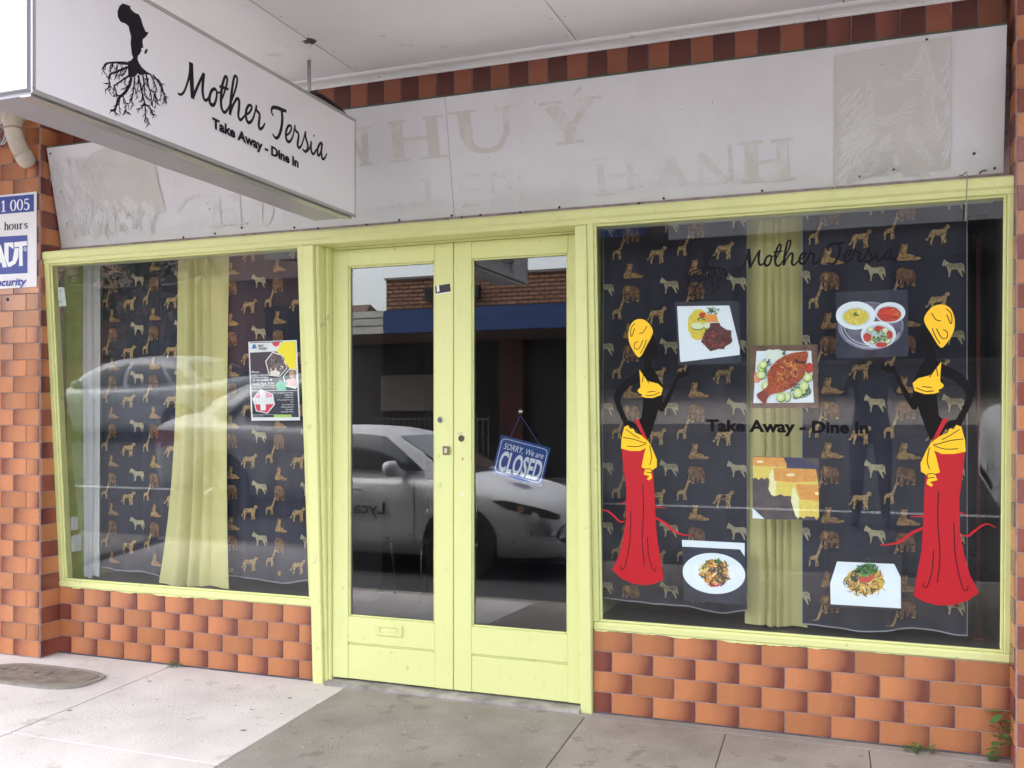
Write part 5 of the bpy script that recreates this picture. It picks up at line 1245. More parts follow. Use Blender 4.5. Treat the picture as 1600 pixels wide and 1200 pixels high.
# flyer in the left window
e = lambda x, y: (370 + x / 6.669, 500 + y / 6.667)
c = [gmap(*e(*p), 0) for p in ((120, 228), (625, 208), (660, 1045), (152, 1050))]
fl = thing('flyer', 'printed course flyer with yellow hexagon and red cross in the left window', 'poster', c[3])
b_ = [gmap(*e(*p), 0.0007) for p in ((120, 228), (625, 208), (660, 1045), (152, 1050))]
mesh('paper', c + b_, [(0, 1, 2, 3), (7, 6, 5, 4), (0, 4, 5, 1), (1, 5, 6, 2), (2, 6, 7, 3), (3, 7, 4, 0)], WHITE, fl)
pr = Print(gmap, fl, step=0.000045, start=0.0)
NV = fc('flyer navy', (34, 34, 58)); CRED = fc('flyer red', (216, 48, 78)); PNK = fc('flyer pink', (236, 150, 180)); FY = fc('flyer yellow', (252, 232, 40)); TEAL = fc('flyer teal', (70, 184, 150)); FGR = fc('flyer green', (176, 220, 80)); SKY = fc('flyer blue', (44, 120, 190))
pr.poly('dark_ground', [e(136, 340), e(612, 318), e(645, 985), e(163, 985)], NV)
pr.poly('footer', [e(166, 988), e(645, 985), e(646, 1012), e(168, 1014)], NV)
pr.poly('footer_green', [e(385, 988), e(568, 986), e(575, 1010), e(390, 1012)], FGR)
pr.poly('header', [e(134, 238), e(470, 226), e(420, 322), e(138, 336)], WHITE)
pr.poly('header_line', [e(134, 234), e(475, 222), e(475, 230), e(134, 242)], NV)
pr.poly('red_hexagon', [e(365, 236), e(450, 228), e(440, 262), e(408, 280), e(380, 265)], CRED)
pr.poly('yellow_hexagon', [e(412, 320), e(475, 228), e(612, 222), e(620, 515), e(560, 520), e(440, 360)], FY)
pr.poly('photo_hexagon', [e(372, 330), e(470, 360), e(528, 500), e(450, 592), e(335, 580), e(295, 430)], WHITE)
pr.poly('photo', [e(375, 342), e(462, 370), e(518, 498), e(446, 582), e(343, 570), e(306, 432)], fc('flyer photo', (110, 90, 80), c2=(40, 40, 60), scale=70))
scatter(pr, 'photo_detail', e, 22, 420, 470, 80, 80, [fc('photo brown', (150, 84, 52)), fc('photo pale', (236, 226, 216)), fc('photo grey', (104, 108, 116)), NV], rr, (30, 70), (1.5, 4))
pr.poly('photo', [e(345, 535), e(410, 520), e(455, 545), e(440, 580), e(350, 570)], fc('photo pale', (236, 226, 216)))
pr.poly('photo_hexagon', [e(545, 505), e(620, 515), e(630, 700), e(610, 718), e(510, 690), e(478, 590)], WHITE)
pr.poly('photo', [e(548, 515), e(614, 522), e(622, 690), e(520, 680), e(488, 592)], fc('photo green', (38, 82, 74)))
pr.poly('photo', [e(545, 520), e(600, 525), e(598, 580), e(570, 608), e(545, 580)], fc('photo skin', (196, 150, 130)))
pr.poly('photo', [e(510, 625), e(600, 600), e(625, 640), e(620, 690), e(525, 680)], fc('photo pink', (232, 190, 186)))
pr.poly('teal_hexagon', [e(450, 628), e(510, 650), e(515, 720), e(500, 740), e(420, 735), e(405, 670)], TEAL)
pr.poly('cross_hexagon', [e(245, 718), e(375, 765), e(398, 880), e(320, 975), e(200, 950), e(163, 820)], WHITE)
pr.poly('cross_hexagon', [e(247, 730), e(366, 772), e(386, 878), e(316, 965), e(207, 942), e(175, 822)], CRED)
pr.poly('cross_tint', [e(247, 730), e(366, 772), e(372, 805), e(190, 808)], PNK)
pr.poly('white_cross', [e(240, 725), e(302, 740), e(302, 940), e(248, 945)], WHITE); pr.poly('white_cross', [e(172, 812), e(385, 805), e(388, 875), e(185, 880)], WHITE)
pr.poly('badge', [e(*p) for p in ell(181, 272, 19, 20, 16)], SKY); pr.poly('badge', [e(150, 298), e(160, 284), e(202, 284), e(212, 298)], SKY)
tx = lambda s, x0, y0, x1, y1, h, m=WHITE, b=.02: pr.text('lettering', s, e(x0, y0)[0], e(x1, y1)[0], e(x0, y0)[1], e(x1, y1)[1], m, b, 0, base=(0, -h / 6.667))
tx('BIG', 224, 279, 278, 277, 22, NV); tx('WORK', 226, 312, 318, 308, 24, NV)
tx('Phone:', 155, 553, 235, 552, 22); tx('0403145633', 153, 590, 327, 585, 24); tx('20 Armadale dr', 160, 640, 375, 630, 26); tx('Noble Park 3174', 162, 680, 385, 672, 24)
for y, a_, b__ in ((603, 150, 335), (688, 156, 395), (738, 156, 630)): pr.stroke('rule', [e(a_, y), e(b__, y - 4)], .7, WHITE, False)
tx('Email: course@bigwork.com', 160, 710, 402, 706, 12, WHITE, .0)
for s, x0, y in (('We recognised and offer', 375, 765), ('Diplomas', 505, 788), ('Certificates', 498, 812), ('Full package first aid', 420, 838), ('CPR', 560, 862), ('Food handling', 475, 888), ('Child protection', 462, 913), ('Sun smart', 510, 938), ('and much more', 462, 962)):
    tx(s, x0, y, 590, y - 2, 14, WHITE, .01)
tx('RTO No. 41410', 172, 1006, 272, 1004, 11, WHITE, 0)
pr.done()

# =================================================================== INTERIOR THINGS SEEN THROUGH THE DOORS
def chair(x, y, rz, label):
    t = thing('chair', label, 'chair', (x, y, -0.01), 'cafe chairs inside the doors')
    M = Matrix.Translation((x, y, -0.01)) @ Matrix.Rotation(rz, 4, 'Z')
    V = lambda *p: M @ Vector(p)
    for s in (-0.2, 0.2):
        tube('leg_frame', spline([V(s, -0.24, 0.0), V(s, -0.2, 0.38), V(s, -0.17, 0.44), V(s, 0.13, 0.44), V(s, 0.17, 0.38), V(s, 0.24, 0.0)], 5), 0.010, CHROME, t, 8)
        tube('back_post', [V(s, 0.15, 0.44), V(s * 0.95, 0.24, 0.85)], 0.010, CHROME, t, 8)
    bm = bmesh.new(); bm_box(bm, (-0.21, -0.2, 0.445), (0.21, 0.19, 0.475), 0.012, 2); bm.transform(M); bm_mesh('seat', bm, mat('dark seat vinyl', (0.03, 0.03, 0.035), 0.4), t)
    bm = bmesh.new(); bm_box(bm, (-0.2, 0.215, 0.62), (0.2, 0.24, 0.86), 0.012, 2); bm.transform(M); bm_mesh('backrest', bm, mat('dark seat vinyl', (0.03, 0.03, 0.035), 0.4), t)
chair(-3.72, 2.1, R(80), 'chrome legged chair inside the shop, left one behind the left door')
chair(-3.0, 2.3, R(20), 'chrome legged chair inside the shop, right one behind the left door')

# =================================================================== WEEDS
def weed(label, base, n, h, seed, lean=(0, 0), stem=True, ls=(0.035, 0.012)):
    rr = random.Random(seed)
    t = thing('weed', label, 'plant', base)
    if stem:
        top = Vector(base) + Vector((lean[0], lean[1], h))
        tube('stem', [base, (Vector(base) + top) / 2 + Vector((0.006, 0, 0)), top], [0.003, 0.0025, 0.0012], STEM, t, 6)
    for k in range(n):
        f = (k + 0.6) / n
        if stem: o = Vector(base) + Vector((lean[0], lean[1], h)) * f; a = rr.uniform(math.pi, 2 * math.pi) if k % 2 else rr.uniform(math.pi * 0.9, math.pi * 1.4); L = ls[0] * rr.uniform(0.9, 1.5); tilt = rr.uniform(-0.2, 0.7)
        else: o = Vector(base) + Vector((rr.uniform(-.05, .05), rr.uniform(-.025, .01), rr.uniform(0, h))); a = rr.uniform(0, 6.28); L = ls[0] * rr.uniform(0.5, 1.1); tilt = rr.uniform(-0.3, 1.1)
        d = Vector((math.cos(a) * math.cos(tilt), math.sin(a) * math.cos(tilt), math.sin(tilt))); sd = d.cross(Vector((0, 0, 1))).normalized(); upv = sd.cross(d)
        v = []
        for i, w_ in enumerate((0.15, 0.8, 1.0, 0.7, 0.05)):
            c = o + d * L * i / 4 - upv * (0.25 * L * (i / 4) ** 2)
            v += [c + sd * ls[1] * w_, c + upv * -0.002, c - sd * ls[1] * w_]
        f = [(3 * i + a_, 3 * i + a_ + 1, 3 * i + 4 + a_, 3 * i + 3 + a_) for i in range(4) for a_ in (0, 1)]
        mesh('leaf', v, f, LEAF, t, True)
weed('upright leafy weed in the corner against the right pier', (XR - 0.055, -0.045, gz(0) - 0.004), 17, 0.215, 4, (0.012, 0.0), ls=(0.048, 0.017))
p = on_z(1437, 1180, gz(-0.06)); weed('low green weed clump at the foot of the right tiled wall', (p.x, -0.04, gz(-0.04)), 30, 0.03, 8, stem=False, ls=(0.034, 0.008))
p = on_z(279, 1040, gz(-0.03)); weed('tiny moss tuft at the foot of the left tiled wall', (p.x, -0.035, gz(-0.03)), 26, 0.022, 2, stem=False, ls=(0.022, 0.006))
# fallen bits on the pavement
lt_ = thing('litter_scraps', 'small dark bits and pale flecks lying on the pavement', 'litter', (-2.5, -0.5, gz(-0.5)))
rr = random.Random(14)
v, f, v2, f2, v3, f3 = [], [], [], [], [], []
for k in range(240):
    x, y = rr.uniform(-4.6, 0.5), -rr.uniform(0.02, 1.1); s = rr.uniform(0.002, 0.006); a = rr.uniform(0, 3)
    V_, F_ = (v, f) if rr.random() < 0.5 else (v2, f2)
    n = len(V_)
    for t in range(5): V_.append((x + s * math.cos(a + t * 1.256) * rr.uniform(.5, 2.0), y + s * math.sin(a + t * 1.256) * rr.uniform(.5, 1), gz(y) + 0.0012 + 0.0006 * (t % 2)))
    F_.append(tuple(range(n, n + 5)))
for k in range(24):
    x, y = rr.uniform(-4.6, 0.5), -rr.uniform(0.05, 1.3); s_ = rr.uniform(0.008, 0.017); n = len(v3)
    for t in range(9): v3.append((x + s_ * math.cos(t * 0.698) * rr.uniform(.8, 1.15), y + s_ * math.sin(t * 0.698) * rr.uniform(.75, 1.1), gz(y) + 0.0010))
    f3.append(tuple(range(n, n + 9)))
c_ = mesh('gum_spots', v3, f3, mat('trodden gum', (0.30, 0.275, 0.255), 0.8, 0.3, 20), lt_); c_['kind'] = 'stuff'
a = mesh('dark_scraps', v, f, mat('dark scrap', (0.05, 0.04, 0.035), 0.9), lt_); b = mesh('pale_flecks', v2, f2, mat('pale fleck', (0.6, 0.57, 0.5), 0.9), lt_)
for o in (lt_, a, b): o['kind'] = 'stuff'

# =================================================================== THE STREET BEHIND THE CAMERA (seen in the glass)
def paint_mat(name, col):
    return mat(name, col, 0.5, coat=0.12)
CARGLASS = mat('car glass', (0.03, 0.034, 0.037), 0.03, spec=1.0)
TYRE = mat('tyre rubber', (0.018, 0.018, 0.018), 0.85)
RIM = mat('alloy rim', (0.45, 0.45, 0.46), 0.3, metal=0.9)
TRIM = mat('black trim', (0.015, 0.015, 0.016), 0.5)
LAMP = mat('lamp lens', (0.10, 0.105, 0.11), 0.06, spec=1.0)
TAIL = mat('tail lens', (0.25, 0.01, 0.015), 0.12)
BODY = [(0.00, .66, .36, .74, .80), (0.05, .78, .28, .93, .98), (0.25, .85, .23, 1.0, 1.06), (0.7, .90, .20, 1.0, 1.07), (1.3, .91, .19, .98, 1.05), (2.2, .915, .19, .955, 1.0), (3.1, .915, .19, .945, 1.0), (3.55, .905, .19, .92, 0.99), (3.95, .885, .20, .86, .95), (4.35, .845, .20, .775, .875), (4.6, .77, .21, .69, .78), (4.74, .64, .24, .60, .66), (4.80, .46, .30, .50, .53)]
def make_car(label, paint, x_rear, yc, zr, head, decals=False):
    """x_rear: where the tail is; head=+1 nose towards +x"""
    t = thing('parked_car', label, 'car', (x_rear + head * 2.4, yc, zr), 'cars in the street')
    def W(u, s, z): return Vector((x_rear + head * u, yc + s * head, zr + z))
    v, f = [], []
    st = [tuple(x) for x in spline(BODY, 3)]
    for (u, hw, zb, zs, zc) in st:
        sec = [(0, zc), (.45, zc - .006), (.78, zs + (zc - zs) * .45), (.93, zs - .005), (.985, zs - .07), (1.0, zs - .22), (.99, zb + .28), (1.0, zb + .16), (.97, zb + .05), (.88, zb), (0, zb)]
        ringp = [(s * hw, z) for s, z in sec] + [(-s * hw, z) for s, z in sec[-2:0:-1]]
        v += [W(u, s, z) for s, z in ringp]
    n = 20
    for i in range(len(st) - 1):
        for k in range(n): f.append((i * n + k, i * n + (k + 1) % n, (i + 1) * n + (k + 1) % n, (i + 1) * n + k))
    f += [tuple(range(n)), tuple((len(st) - 1) * n + k for k in range(n))]
    bm = bmesh.new(); vs = [bm.verts.new(p) for p in v]
    for q_ in f: bm.faces.new([vs[i] for i in q_])
    bm_mesh('body', bm, paint, t, True)
    # cabin shell
    bot = [(.50, 1.05, .70), (1.0, 1.03, .80), (1.7, 1.0, .83), (2.5, .985, .83), (3.15, .98, .82), (3.62, .99, .74)]
    top = [(1.12, 1.385, .52), (1.45, 1.435, .57), (1.85, 1.455, .59), (2.3, 1.46, .59), (2.62, 1.44, .58), (2.86, 1.40, .55)]
    v, f = [], []
    for (ub, zb, hb_), (ut, zt, ht) in zip(bot, top):
        um, zm, hm = ub * .5 + ut * .5, zb * .5 + zt * .5 + .02, hb_ * .5 + ht * .5 + .035
        v += [W(ub, hb_, zb - .06), W(um, hm, zm), W(ut, ht, zt), W(ut, ht * .5, zt + .022), W(ut, 0, zt + .028), W(ut, -ht * .5, zt + .022), W(ut, -ht, zt), W(um, -hm, zm), W(ub, -hb_, zb - .06)]
    for i in range(5):
        for k in range(8): f.append((i * 9 + k, i * 9 + k + 1, i * 9 + 10 + k, i * 9 + 9 + k))
    f += [tuple(range(9)), tuple(45 + k for k in range(9))]
    bm = bmesh.new(); vs = [bm.verts.new(p) for p in v]
    for q_ in f: bm.faces.new([vs[i] for i in q_])
    bm_mesh('cabin', bm, paint, t, True)
    def lerp3(A_, B_, k): return tuple(a * (1 - k) + b * k for a, b in zip(A_, B_))
    def side_pt(par, h_, s, out=0.012):
        i = min(int(par), 4); k = par - i
        b0 = lerp3(bot[i], bot[i + 1], k); t0 = lerp3(top[i], top[i + 1], k)
        m0 = (b0[0] * .5 + t0[0] * .5, b0[1] * .5 + t0[1] * .5 + .02, b0[2] * .5 + t0[2] * .5 + .035)
        p = lerp3(b0, m0, h_ * 2) if h_ < .5 else lerp3(m0, t0, h_ * 2 - 1)
        return W(p[0], s * (p[2] + out), p[1])
    for s in (-1, 1):
        for a, b in ((0.55, 1.15), (1.3, 2.55), (2.75, 4.55)):
            v = []; N = 8
            for i in range(N + 1):
                par = a + (b - a) * i / N
                for h_ in (.1, .5, .88): v.append(side_pt(par, h_, s))
            mesh('side_window', v, [(3 * i + j, 3 * i + 3 + j, 3 * i + 4 + j, 3 * i + 1 + j) for i in range(N) for j in (0, 1)], CARGLASS, t, True)
    for nm, i, du in (('windscreen', 5, .03), ('rear_window', 0, -.03)):
        b0, t0 = bot[i], top[i]; v = []
        for j in range(5):
            k = .06 + .86 * j / 4
            for s in range(7):
                ss = -1 + 2 * s / 6; hw = (b0[2] * (1 - k) + t0[2] * k) * .93
                v.append(W(b0[0] * (1 - k) + t0[0] * k + du * (1.35 - .4 * ss * ss) , ss * hw, b0[1] * (1 - k) + t0[1] * k + .012))
        mesh(nm, v, [(7 * j + s, 7 * j + s + 1, 7 * j + 8 + s, 7 * j + 7 + s) for j in range(4) for s in range(6)], CARGLASS, t, True)
    for u in (.98, 3.78):
        for s in (-1, 1):
            bm = bmesh.new(); tube_bm(bm, [W(u, s * .70, .335), W(u, s * .922, .335)], .385, 28); bm_mesh('wheel_arch', bm, TRIM, t)
            wh = None
            bm = bmesh.new(); tube_bm(bm, [W(u, s * .72, .33), W(u, s * .90, .33), W(u, s * .926, .33)], [.33, .33, .30], 32); wh = bm_mesh('tyre', bm, TYRE, t)
            bm = bmesh.new(); tube_bm(bm, [W(u, s * .80, .33), W(u, s * .930, .33), W(u, s * .924, .33)], [.225, .225, .20], 28); rm = bm_mesh('rim', bm, TRIM, t)
            for k in range(7):
                a = 2 * math.pi * k / 7; ca, sa = math.cos(a), math.sin(a)
                bm = bmesh.new(); tube_bm(bm, [W(u + .04 * ca, s * .934, .33 + .04 * sa), W(u + .212 * ca, s * .932, .33 + .212 * sa)], [.030, .020], 6); bm_mesh('spoke', bm, RIM, t)
    def surf(u, zrel, s, out=.006):
        """point on the body side at height z"""
        for a, b in zip(BODY[:-1], BODY[1:]):
            if a[0] <= u <= b[0]:
                k = (u - a[0]) / (b[0] - a[0]); q_ = [x * (1 - k) + y * k for x, y in zip(a, b)]; break
        return W(u, s * (q_[1] + out), zrel)
    for s in (-1, 1):
        for u in (1.32, 2.32, 3.30):
            mesh('door_seam', [surf(u - .004, .32, s), surf(u + .004, .32, s), surf(u + .004, .93, s), surf(u - .004, .93, s)], [(0, 1, 2, 3)], TRIM, t)
        for u in (1.45, 2.5):
            bm = bmesh.new(); tube_bm(bm, [surf(u, .84, s, .0), surf(u + .02, .845, s, .03), surf(u + .17, .845, s, .03), surf(u + .2, .84, s, 0)], .013, 8); bm_mesh('door_handle', bm, paint, t, True)
        bm = bmesh.new()
        tube_bm(bm, [W(3.13, s * .80, 1.0), W(3.12, s * .95, 1.03), W(3.10, s * 1.0, 1.06), W(3.08, s * 1.06, 1.06), W(3.07, s * 1.09, 1.05)], [.03, .05, .085, .075, .03], 12); bm_mesh('door_mirror', bm, paint, t, True)
        # head lamp wrapping the corner
        v = []
        for u, z0_, z1_ in ((4.12, .755, .765), (4.24, .70, .77), (4.42, .645, .735), (4.62, .60, .685), (4.73, .58, .63)): v += [surf(u, z0_, s, .004), surf(u, z1_, s, .000)]
        mesh('headlight', v, [(2 * i, 2 * i + 2, 2 * i + 3, 2 * i + 1) for i in range(4)], LAMP, t, True)
        c = surf(4.40, .69, s, .008); bm = bmesh.new(); tube_bm(bm, [c, c + (W(0, s * .012, 0) - W(0, 0, 0))], .036, 14); bm_mesh('headlight_lens', bm, CHROME, t)
        v = []
        for u, z0_, z1_ in ((0.055, .72, .9), (.2, .74, .93), (.4, .80, .92), (.5, .84, .89)): v += [surf(u, z0_, s, .010), surf(u, z1_, s, .010)]
        mesh('tail_light', v, [(2 * i, 2 * i + 2, 2 * i + 3, 2 * i + 1) for i in range(3)], TAIL, t, True)
        v = []
        for u, z in ((4.3, .38), (4.5, .47), (4.68, .5)): v += [surf(u, z, s, .004), surf(u, z - .03, s, .004)]
        mesh('bumper_crease', v, [(0, 2, 3, 1), (2, 4, 5, 3)], TRIM, t)
    v = []
    for s in (-1, -.5, 0, .5, 1): v += [W(4.808 - .13 * s * s, s * .50, .30), W(4.806 - .13 * s * s, s * .52, .47)]
    mesh('grille', v, [(2 * i, 2 * i + 2, 2 * i + 3, 2 * i + 1) for i in range(4)], TRIM, t)
    for k in range(4):
        z = .325 + .04 * k
        bm = bmesh.new(); tube_bm(bm, [W(4.70, -.46, z), W(4.815, 0, z), W(4.70, .46, z)], .005, 6); bm_mesh('grille_bar', bm, RIM, t)
    for nm, u in (('number_plate', 4.822), ('number_plate', -.012)):
        mesh(nm, [W(u, -.18, .50), W(u, .18, .50), W(u, .18, .60), W(u, -.18, .60)], [(0, 1, 2, 3)], WHITE, t)
    mesh('rear_bumper_trim', [W(-.006, -.45, .40), W(-.006, .45, .40), W(-.006, .45, .47), W(-.006, -.45, .47)], [(0, 1, 2, 3)], TRIM, t)
    if decals:
        s = 1                                   # the side facing the shop
        v = [surf(2.42 + .17 * math.cos(a), .62 + .17 * math.sin(a), s, .009) for a in [2 * math.pi * k / 28 for k in range(28)]]
        mesh('round_decal', v, [tuple(range(28))], fc('decal navy', (24, 28, 60)), t)
        v = [surf(2.42 + dx, .62 + dz, s, .012) for dx, dz in ((-.05, -.08), (.06, -.02), (.06, .03), (-.03, .10), (.0, .02))]
        mesh('round_decal_mark', v, [tuple(range(5))], WHITE, t)
        v2, f_, cw, chh = text_mesh('Lyca', .02, 0)
        mesh('door_lettering', [surf(2.98 - p[0] / cw * .36, .60 + p[1] * .17, s, .010) for p in v2], f_, fc('decal ink', (40, 40, 46)), t)
        o_ = W(4.22, .42, .935)
        mesh('bonnet_sticker', [o_ + Vector((.11 * math.cos(a), .085 * math.sin(a), -.030 * math.cos(a) + .022)) for a in [2 * math.pi * k / 24 for k in range(24)]], [tuple(range(24))], fc('decal blue', (40, 70, 150)), t)
    return t
make_car('silver sedan taxi with round door decal parked behind the camera, mirrored in the doors', paint_mat('silver paint', (0.55, 0.55, 0.57)), -7.52, -5.02, RZ, 1, True)
make_car('white sedan parked at the kerb to the right of the camera', paint_mat('white car paint', (0.62, 0.62, 0.64)), 0.98, -5.05, RZ, 1)
make_car('grey sedan across the street facing left, mirrored in the left window', paint_mat('grey car paint', (0.46, 0.48, 0.51)), -10.2, -10.0, RZ, -1)

# opposite side of the street
of = mesh('far_footpath', [(-120, -40, RZ + .12), (120, -40, RZ + .12), (120, -11.05, RZ + .12), (-120, -11.05, RZ + .12), (120, -11.05, RZ - .05), (-120, -11.05, RZ - .05)], [(0, 1, 2, 3), (3, 2, 4, 5)], CONC_R)
of['kind'] = 'structure'
BRK2 = brick_mat('orange brick', (0.45, 0.23, 0.125), (0.36, 0.16, 0.085), (0.07, 0.045, 0.035), mort=0.016)
ob = thing('opposite_shop', 'orange brick shop with blue verandah edge across the street', 'building', (-7, -16, RZ + .12))
GZ = RZ + .12
DKW = mat('dark shop wall', (0.035, 0.03, 0.032), 0.8)
box('parapet', (-9.9, -14.6, 3.5), (-3.6, -14.2, 4.34), BRK2, ob)
box('coping', (-9.92, -14.65, 4.34), (-3.58, -14.15, 4.39), mat('coping', (0.25, 0.22, 0.2), .8), ob)
box('verandah_edge', (-9.85, -14.12, 3.17), (-4.0, -14.0, 3.66), mat('blue fascia paint', (0.024, 0.062, 0.21), .5, .25, 3), ob)
box('verandah_edge', (-12.6, -14.12, 3.17), (-9.87, -14.0, 3.66), mat('cream boards', (0.62, 0.6, 0.52), .6, .2, 3), ob)
for z in (3.33, 3.5): box('board_joint', (-12.6, -13.998, z), (-9.87, -13.994, z + .018), TRIM, ob)
box('verandah_deck', (-12.6, -17.2, 3.2), (-3.6, -14.13, 3.3), mat('verandah soffit', (0.10, 0.07, 0.06), .8), ob)
box('wall', (-12.6, -17.6, GZ), (-3.6, -17.2, 3.9), DKW, ob)
box('pier', (-8.3, -17.19, GZ), (-7.7, -16.9, 3.19), mat('dark red pier', (0.10, 0.03, 0.028), .7), ob)
box('pier', (-4.0, -17.19, GZ), (-3.61, -16.9, 3.19), mat('dark red pier', (0.10, 0.03, 0.028), .7), ob)
box('shop_door', (-6.4, -17.19, GZ), (-5.5, -17.12, 2.2), mat('grey door', (0.07, 0.07, 0.075), .5), ob)
box('notice_board', (-11.6, -17.19, 1.5), (-9.6, -17.1, 2.4), mat('notice board', (0.2, 0.16, 0.16), .7), ob)
for k in range(22):
    x = -11.4 + k * .14
    box('fence_bar', (x, -16.6, GZ), (x + .03, -16.57, 1.35), mat('steel fence', (0.12, 0.12, 0.12), .5), ob)
box('fence_rail', (-11.45, -16.565, 1.28), (-8.4, -16.54, 1.32), mat('steel fence', (0.12, 0.12, 0.12), .5), ob)
for x in (-8.9, -8.1): box('wall_light', (x, -14.19, 3.85), (x + .45, -14.05, 4.12), TRIM, ob)
o2 = thing('opposite_shop', 'grey rendered shop with pale verandah edge opposite the right window', 'building', (0, -16, GZ))
box('verandah_edge', (-3.55, -14.12, 3.05), (9, -14.0, 3.62), mat('pale fascia paint', (0.5, 0.5, 0.52), .5, .2, 2), o2)
box('verandah_deck', (-3.55, -17.2, 3.1), (9, -14.13, 3.2), mat('verandah soffit', (0.10, 0.07, 0.06), .8), o2)
box('wall', (-3.55, -17.6, GZ), (9, -17.2, 5.6), mat('grey render', (0.16, 0.16, 0.17), .8), o2)
for x in (-2.8, 0.4, 3.6): 
    w0 = box('shop_window', (x, -17.19, .5), (x + 2.4, -17.1, 2.6), mat('far glass', (0.02, 0.024, 0.03), .1), o2)
    box('window_frame', (x - .06, -17.19, .42), (x + 2.46, -17.12, .49), mat('far frame', (0.3, 0.3, 0.3), .5), o2)
o3 = thing('far_house', 'low red brick house across the street at the far left', 'building', (-19, -18, GZ))
box('wall', (-26, -19, GZ), (-12.9, -17.4, 2.9), brick_mat('red brick', (0.25, 0.07, 0.05), (0.2, 0.06, 0.045), (0.3, 0.25, 0.22)), o3)
mesh('roof', [(-26.4, -17.0, 2.9), (-12.7, -17.0, 2.9), (-13.5, -20, 4.6), (-25.5, -20, 4.6), (-26.4, -23, 2.9), (-12.7, -23, 2.9)], [(0, 1, 2, 3), (3, 2, 5, 4), (1, 5, 2), (0, 3, 4)], mat('roof tiles', (0.12, 0.06, 0.045), .8, .3, 6), o3)
for x in (-23, -18, -15): box('window', (x, -17.39, 1.0), (x + 1.4, -17.3, 2.2), mat('far glass', (0.02, 0.024, 0.03), .1), o3)

# trees across the street
def tree(label, x, y, h, r, seed):
    rr = random.Random(seed)
    t = thing('street_tree', label, 'tree', (x, y, GZ), 'street trees opposite')
    bm = bmesh.new(); tube_bm(bm, [(x, y, GZ), (x + .05, y, GZ + h * .3), (x - .05, y + .05, GZ + h * .6), (x, y, GZ + h * .85)], [.16, .12, .08, .03], 10)
    for k in range(7):
        a = rr.uniform(0, 6.28); z = GZ + h * rr.uniform(.3, .6)
        tube_bm(bm, [(x, y, z), (x + r * .45 * math.cos(a), y + r * .45 * math.sin(a), z + h * .12), (x + r * .8 * math.cos(a), y + r * .8 * math.sin(a), z + h * .2)], [.05, .035, .012], 6)
    bm_mesh('trunk', bm, mat('bark', (0.12, 0.09, 0.07), .9, .4, 10), t, True)
    cl = [(x + rr.gauss(0, r * .42), y + rr.gauss(0, r * .42), GZ + h * rr.uniform(.32, .98), rr.uniform(.3, .6)) for _ in range(26)]
    v, f = [], []
    for k in range(3600):
        c = rr.choice(cl); d = Vector((rr.gauss(0, 1), rr.gauss(0, 1), rr.gauss(0, 1))).normalized() * c[3] * rr.uniform(.5, 1.05)
        p = Vector(c[:3]) + d; a = Vector((rr.gauss(0, 1), rr.gauss(0, 1), rr.gauss(0, .6))).normalized() * rr.uniform(.05, .10); b = a.cross(Vector((rr.gauss(0, 1), rr.gauss(0, 1), rr.gauss(0, 1)))).normalized() * .035
        n = len(v); v += [p - a, p + b, p + a, p - b]; f.append((n, n + 1, n + 2, n + 3))
    mesh('crown', v, f, mat('tree leaf', (0.055, 0.10, 0.03), .6, .4, 3), t)
tree('bushy green tree across the street left of the brick house window', -14.6, -12.6, 3.6, 1.7, 1)
tree('bushy green tree across the street at the far left', -18.5, -12.9, 4.2, 1.9, 2)

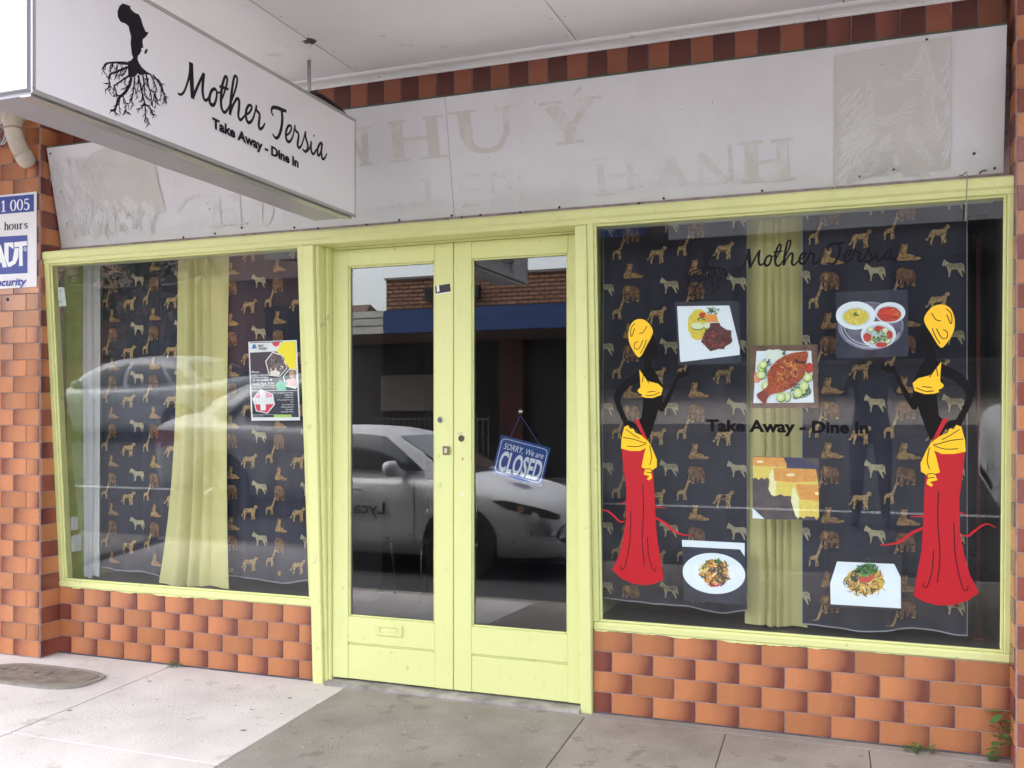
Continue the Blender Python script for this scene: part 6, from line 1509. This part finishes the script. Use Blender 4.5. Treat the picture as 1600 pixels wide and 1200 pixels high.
# =================================================================== PHOTOGRAPHER (dimly mirrored in the right window)
def person():
    t = thing('person', 'person in dark clothes holding up a phone, mirrored in the right window', 'person', (0.02, -4.78, RZ))
    J = {}
    z0 = RZ
    pts = [('pelvis', (0.02, -4.80, z0 + .90), .15), ('waist', (0.02, -4.79, z0 + 1.06), .135), ('chest', (0.02, -4.78, z0 + 1.26), .15), ('neck0', (0.02, -4.77, z0 + 1.42), .075), ('neck', (0.02, -4.755, z0 + 1.49), .055), ('head', (0.02, -4.735, z0 + 1.58), .085), ('headtop', (0.02, -4.745, z0 + 1.67), .075)]
    edges = [('pelvis', 'waist'), ('waist', 'chest'), ('chest', 'neck0'), ('neck0', 'neck'), ('neck', 'head'), ('head', 'headtop')]
    for s, n in ((-1, 'l'), (1, 'r')):
        pts += [('sh' + n, (0.02 + s * .17, -4.77, z0 + 1.39), .062), ('el' + n, (0.02 + s * .25, -4.64, z0 + 1.22), .045), ('wr' + n, (0.02 + s * .085, -4.47, z0 + 1.50), .032), ('pa' + n, (0.02 + s * .062, -4.445, z0 + 1.55), .034),
                ('hi' + n, (0.02 + s * .10, -4.80, z0 + .84), .10), ('kn' + n, (0.02 + s * .115, -4.78, z0 + .48), .065), ('an' + n, (0.02 + s * .125, -4.80, z0 + .09), .042), ('to' + n, (0.02 + s * .14, -4.66, z0 + .035), .036)]
        edges += [('chest', 'sh' + n), ('sh' + n, 'el' + n), ('el' + n, 'wr' + n), ('wr' + n, 'pa' + n), ('pelvis', 'hi' + n), ('hi' + n, 'kn' + n), ('kn' + n, 'an' + n), ('an' + n, 'to' + n)]
    idx = {p[0]: i for i, p in enumerate(pts)}
    me = bpy.data.meshes.new('body'); me.from_pydata([p[1] for p in pts], [(idx[a], idx[b]) for a, b in edges], [])
    o = put('body', me, mat('dark clothes', (0.014, 0.014, 0.018), .85), t)
    md = o.modifiers.new('skin', 'SKIN'); md.use_smooth_shade = True
    for i, p in enumerate(pts):
        me.skin_vertices[0].data[i].radius = (p[2], p[2] * (.78 if p[0] in ('pelvis', 'waist', 'chest') else 1)); me.skin_vertices[0].data[i].use_root = (p[0] == 'pelvis')
    sb_ = o.modifiers.new('sub', 'SUBSURF'); sb_.levels = 2; sb_.render_levels = 2
    SK_ = mat('skin', (0.22, 0.12, 0.08), .55)
    # face, ears, hair
    bm = bmesh.new(); bmesh.ops.create_uvsphere(bm, u_segments=20, v_segments=14, radius=1)
    for q_ in bm.verts: q_.co = Vector((0.02 + q_.co.x * .073, -4.728 + q_.co.y * .088, z0 + 1.585 + q_.co.z * .112))
    hd = bm_mesh('face', bm, SK_, t, True)
    for s in (-1, 1):
        bm = bmesh.new(); bmesh.ops.create_uvsphere(bm, u_segments=8, v_segments=6, radius=1)
        for q_ in bm.verts: q_.co = Vector((0.02 + s * .028 + q_.co.x * .011, -4.648 + q_.co.y * .008, z0 + 1.60 + q_.co.z * .006))
        bm_mesh('eye', bm, TRIM, hd, True)
        bm = bmesh.new(); bmesh.ops.create_uvsphere(bm, u_segments=8, v_segments=6, radius=1)
        for q_ in bm.verts: q_.co = Vector((0.02 + s * .074 + q_.co.x * .010, -4.735 + q_.co.y * .02, z0 + 1.585 + q_.co.z * .032))
        bm_mesh('ear', bm, SK_, hd, True)
    bm = bmesh.new(); tube_bm(bm, [(0.02, -4.645, z0 + 1.605), (0.02, -4.628, z0 + 1.565), (0.02, -4.643, z0 + 1.555)], [.006, .012, .009], 8); bm_mesh('nose', bm, SK_, hd, True)
    bm = bmesh.new(); tube_bm(bm, [(-.006, -4.650, z0 + 1.527), (0.02, -4.643, z0 + 1.525), (0.046, -4.650, z0 + 1.527)], .005, 6); bm_mesh('mouth', bm, mat('lip', (0.2, 0.07, 0.06), .5), hd, True)
    bm = bmesh.new(); bmesh.ops.create_uvsphere(bm, u_segments=20, v_segments=14, radius=1)
    for q_ in bm.verts:
        c = q_.co.copy(); q_.co = Vector((0.02 + c.x * .082, -4.752 + c.y * .090, z0 + 1.61 + c.z * .105))
        if c.z < -.2: q_.co.y -= .02
    bm_mesh('hair', bm, mat('dark hair', (0.012, 0.010, 0.009), .6), t, True)
    # hands closing on the phone
    for s in (-1, 1):
        for k in range(4):
            zz = z0 + 1.60 - k * .02
            tube('finger', spline([(0.02 + s * .066, -4.447, zz - .03), (0.02 + s * .082, -4.425, zz - .012), (0.02 + s * .070, -4.406, zz), (0.02 + s * .046, -4.4085, zz + .002)], 3), [.009] * 9 + [.007], SK_, t, 8)
        tube('thumb', spline([(0.02 + s * .062, -4.455, z0 + 1.545), (0.02 + s * .07, -4.442, z0 + 1.575), (0.02 + s * .052, -4.431, z0 + 1.595)], 3), .009, SK_, t, 8)
    ph = thing('phone', 'black phone held up by the photographer', 'phone', (0.02, -4.42, z0 + 1.55))
    box('case', (-0.045, -4.425, z0 + 1.555), (0.085, -4.4165, z0 + 1.620), TRIM, ph, .003, 2)
    box('screen', (-0.038, -4.4262, z0 + 1.560), (0.078, -4.4252, z0 + 1.615), CARGLASS, ph)
    tube('lens', [(0.0, -4.4163, z0 + 1.60), (0.0, -4.4145, z0 + 1.60)], .004, CARGLASS, ph, 10)
person()
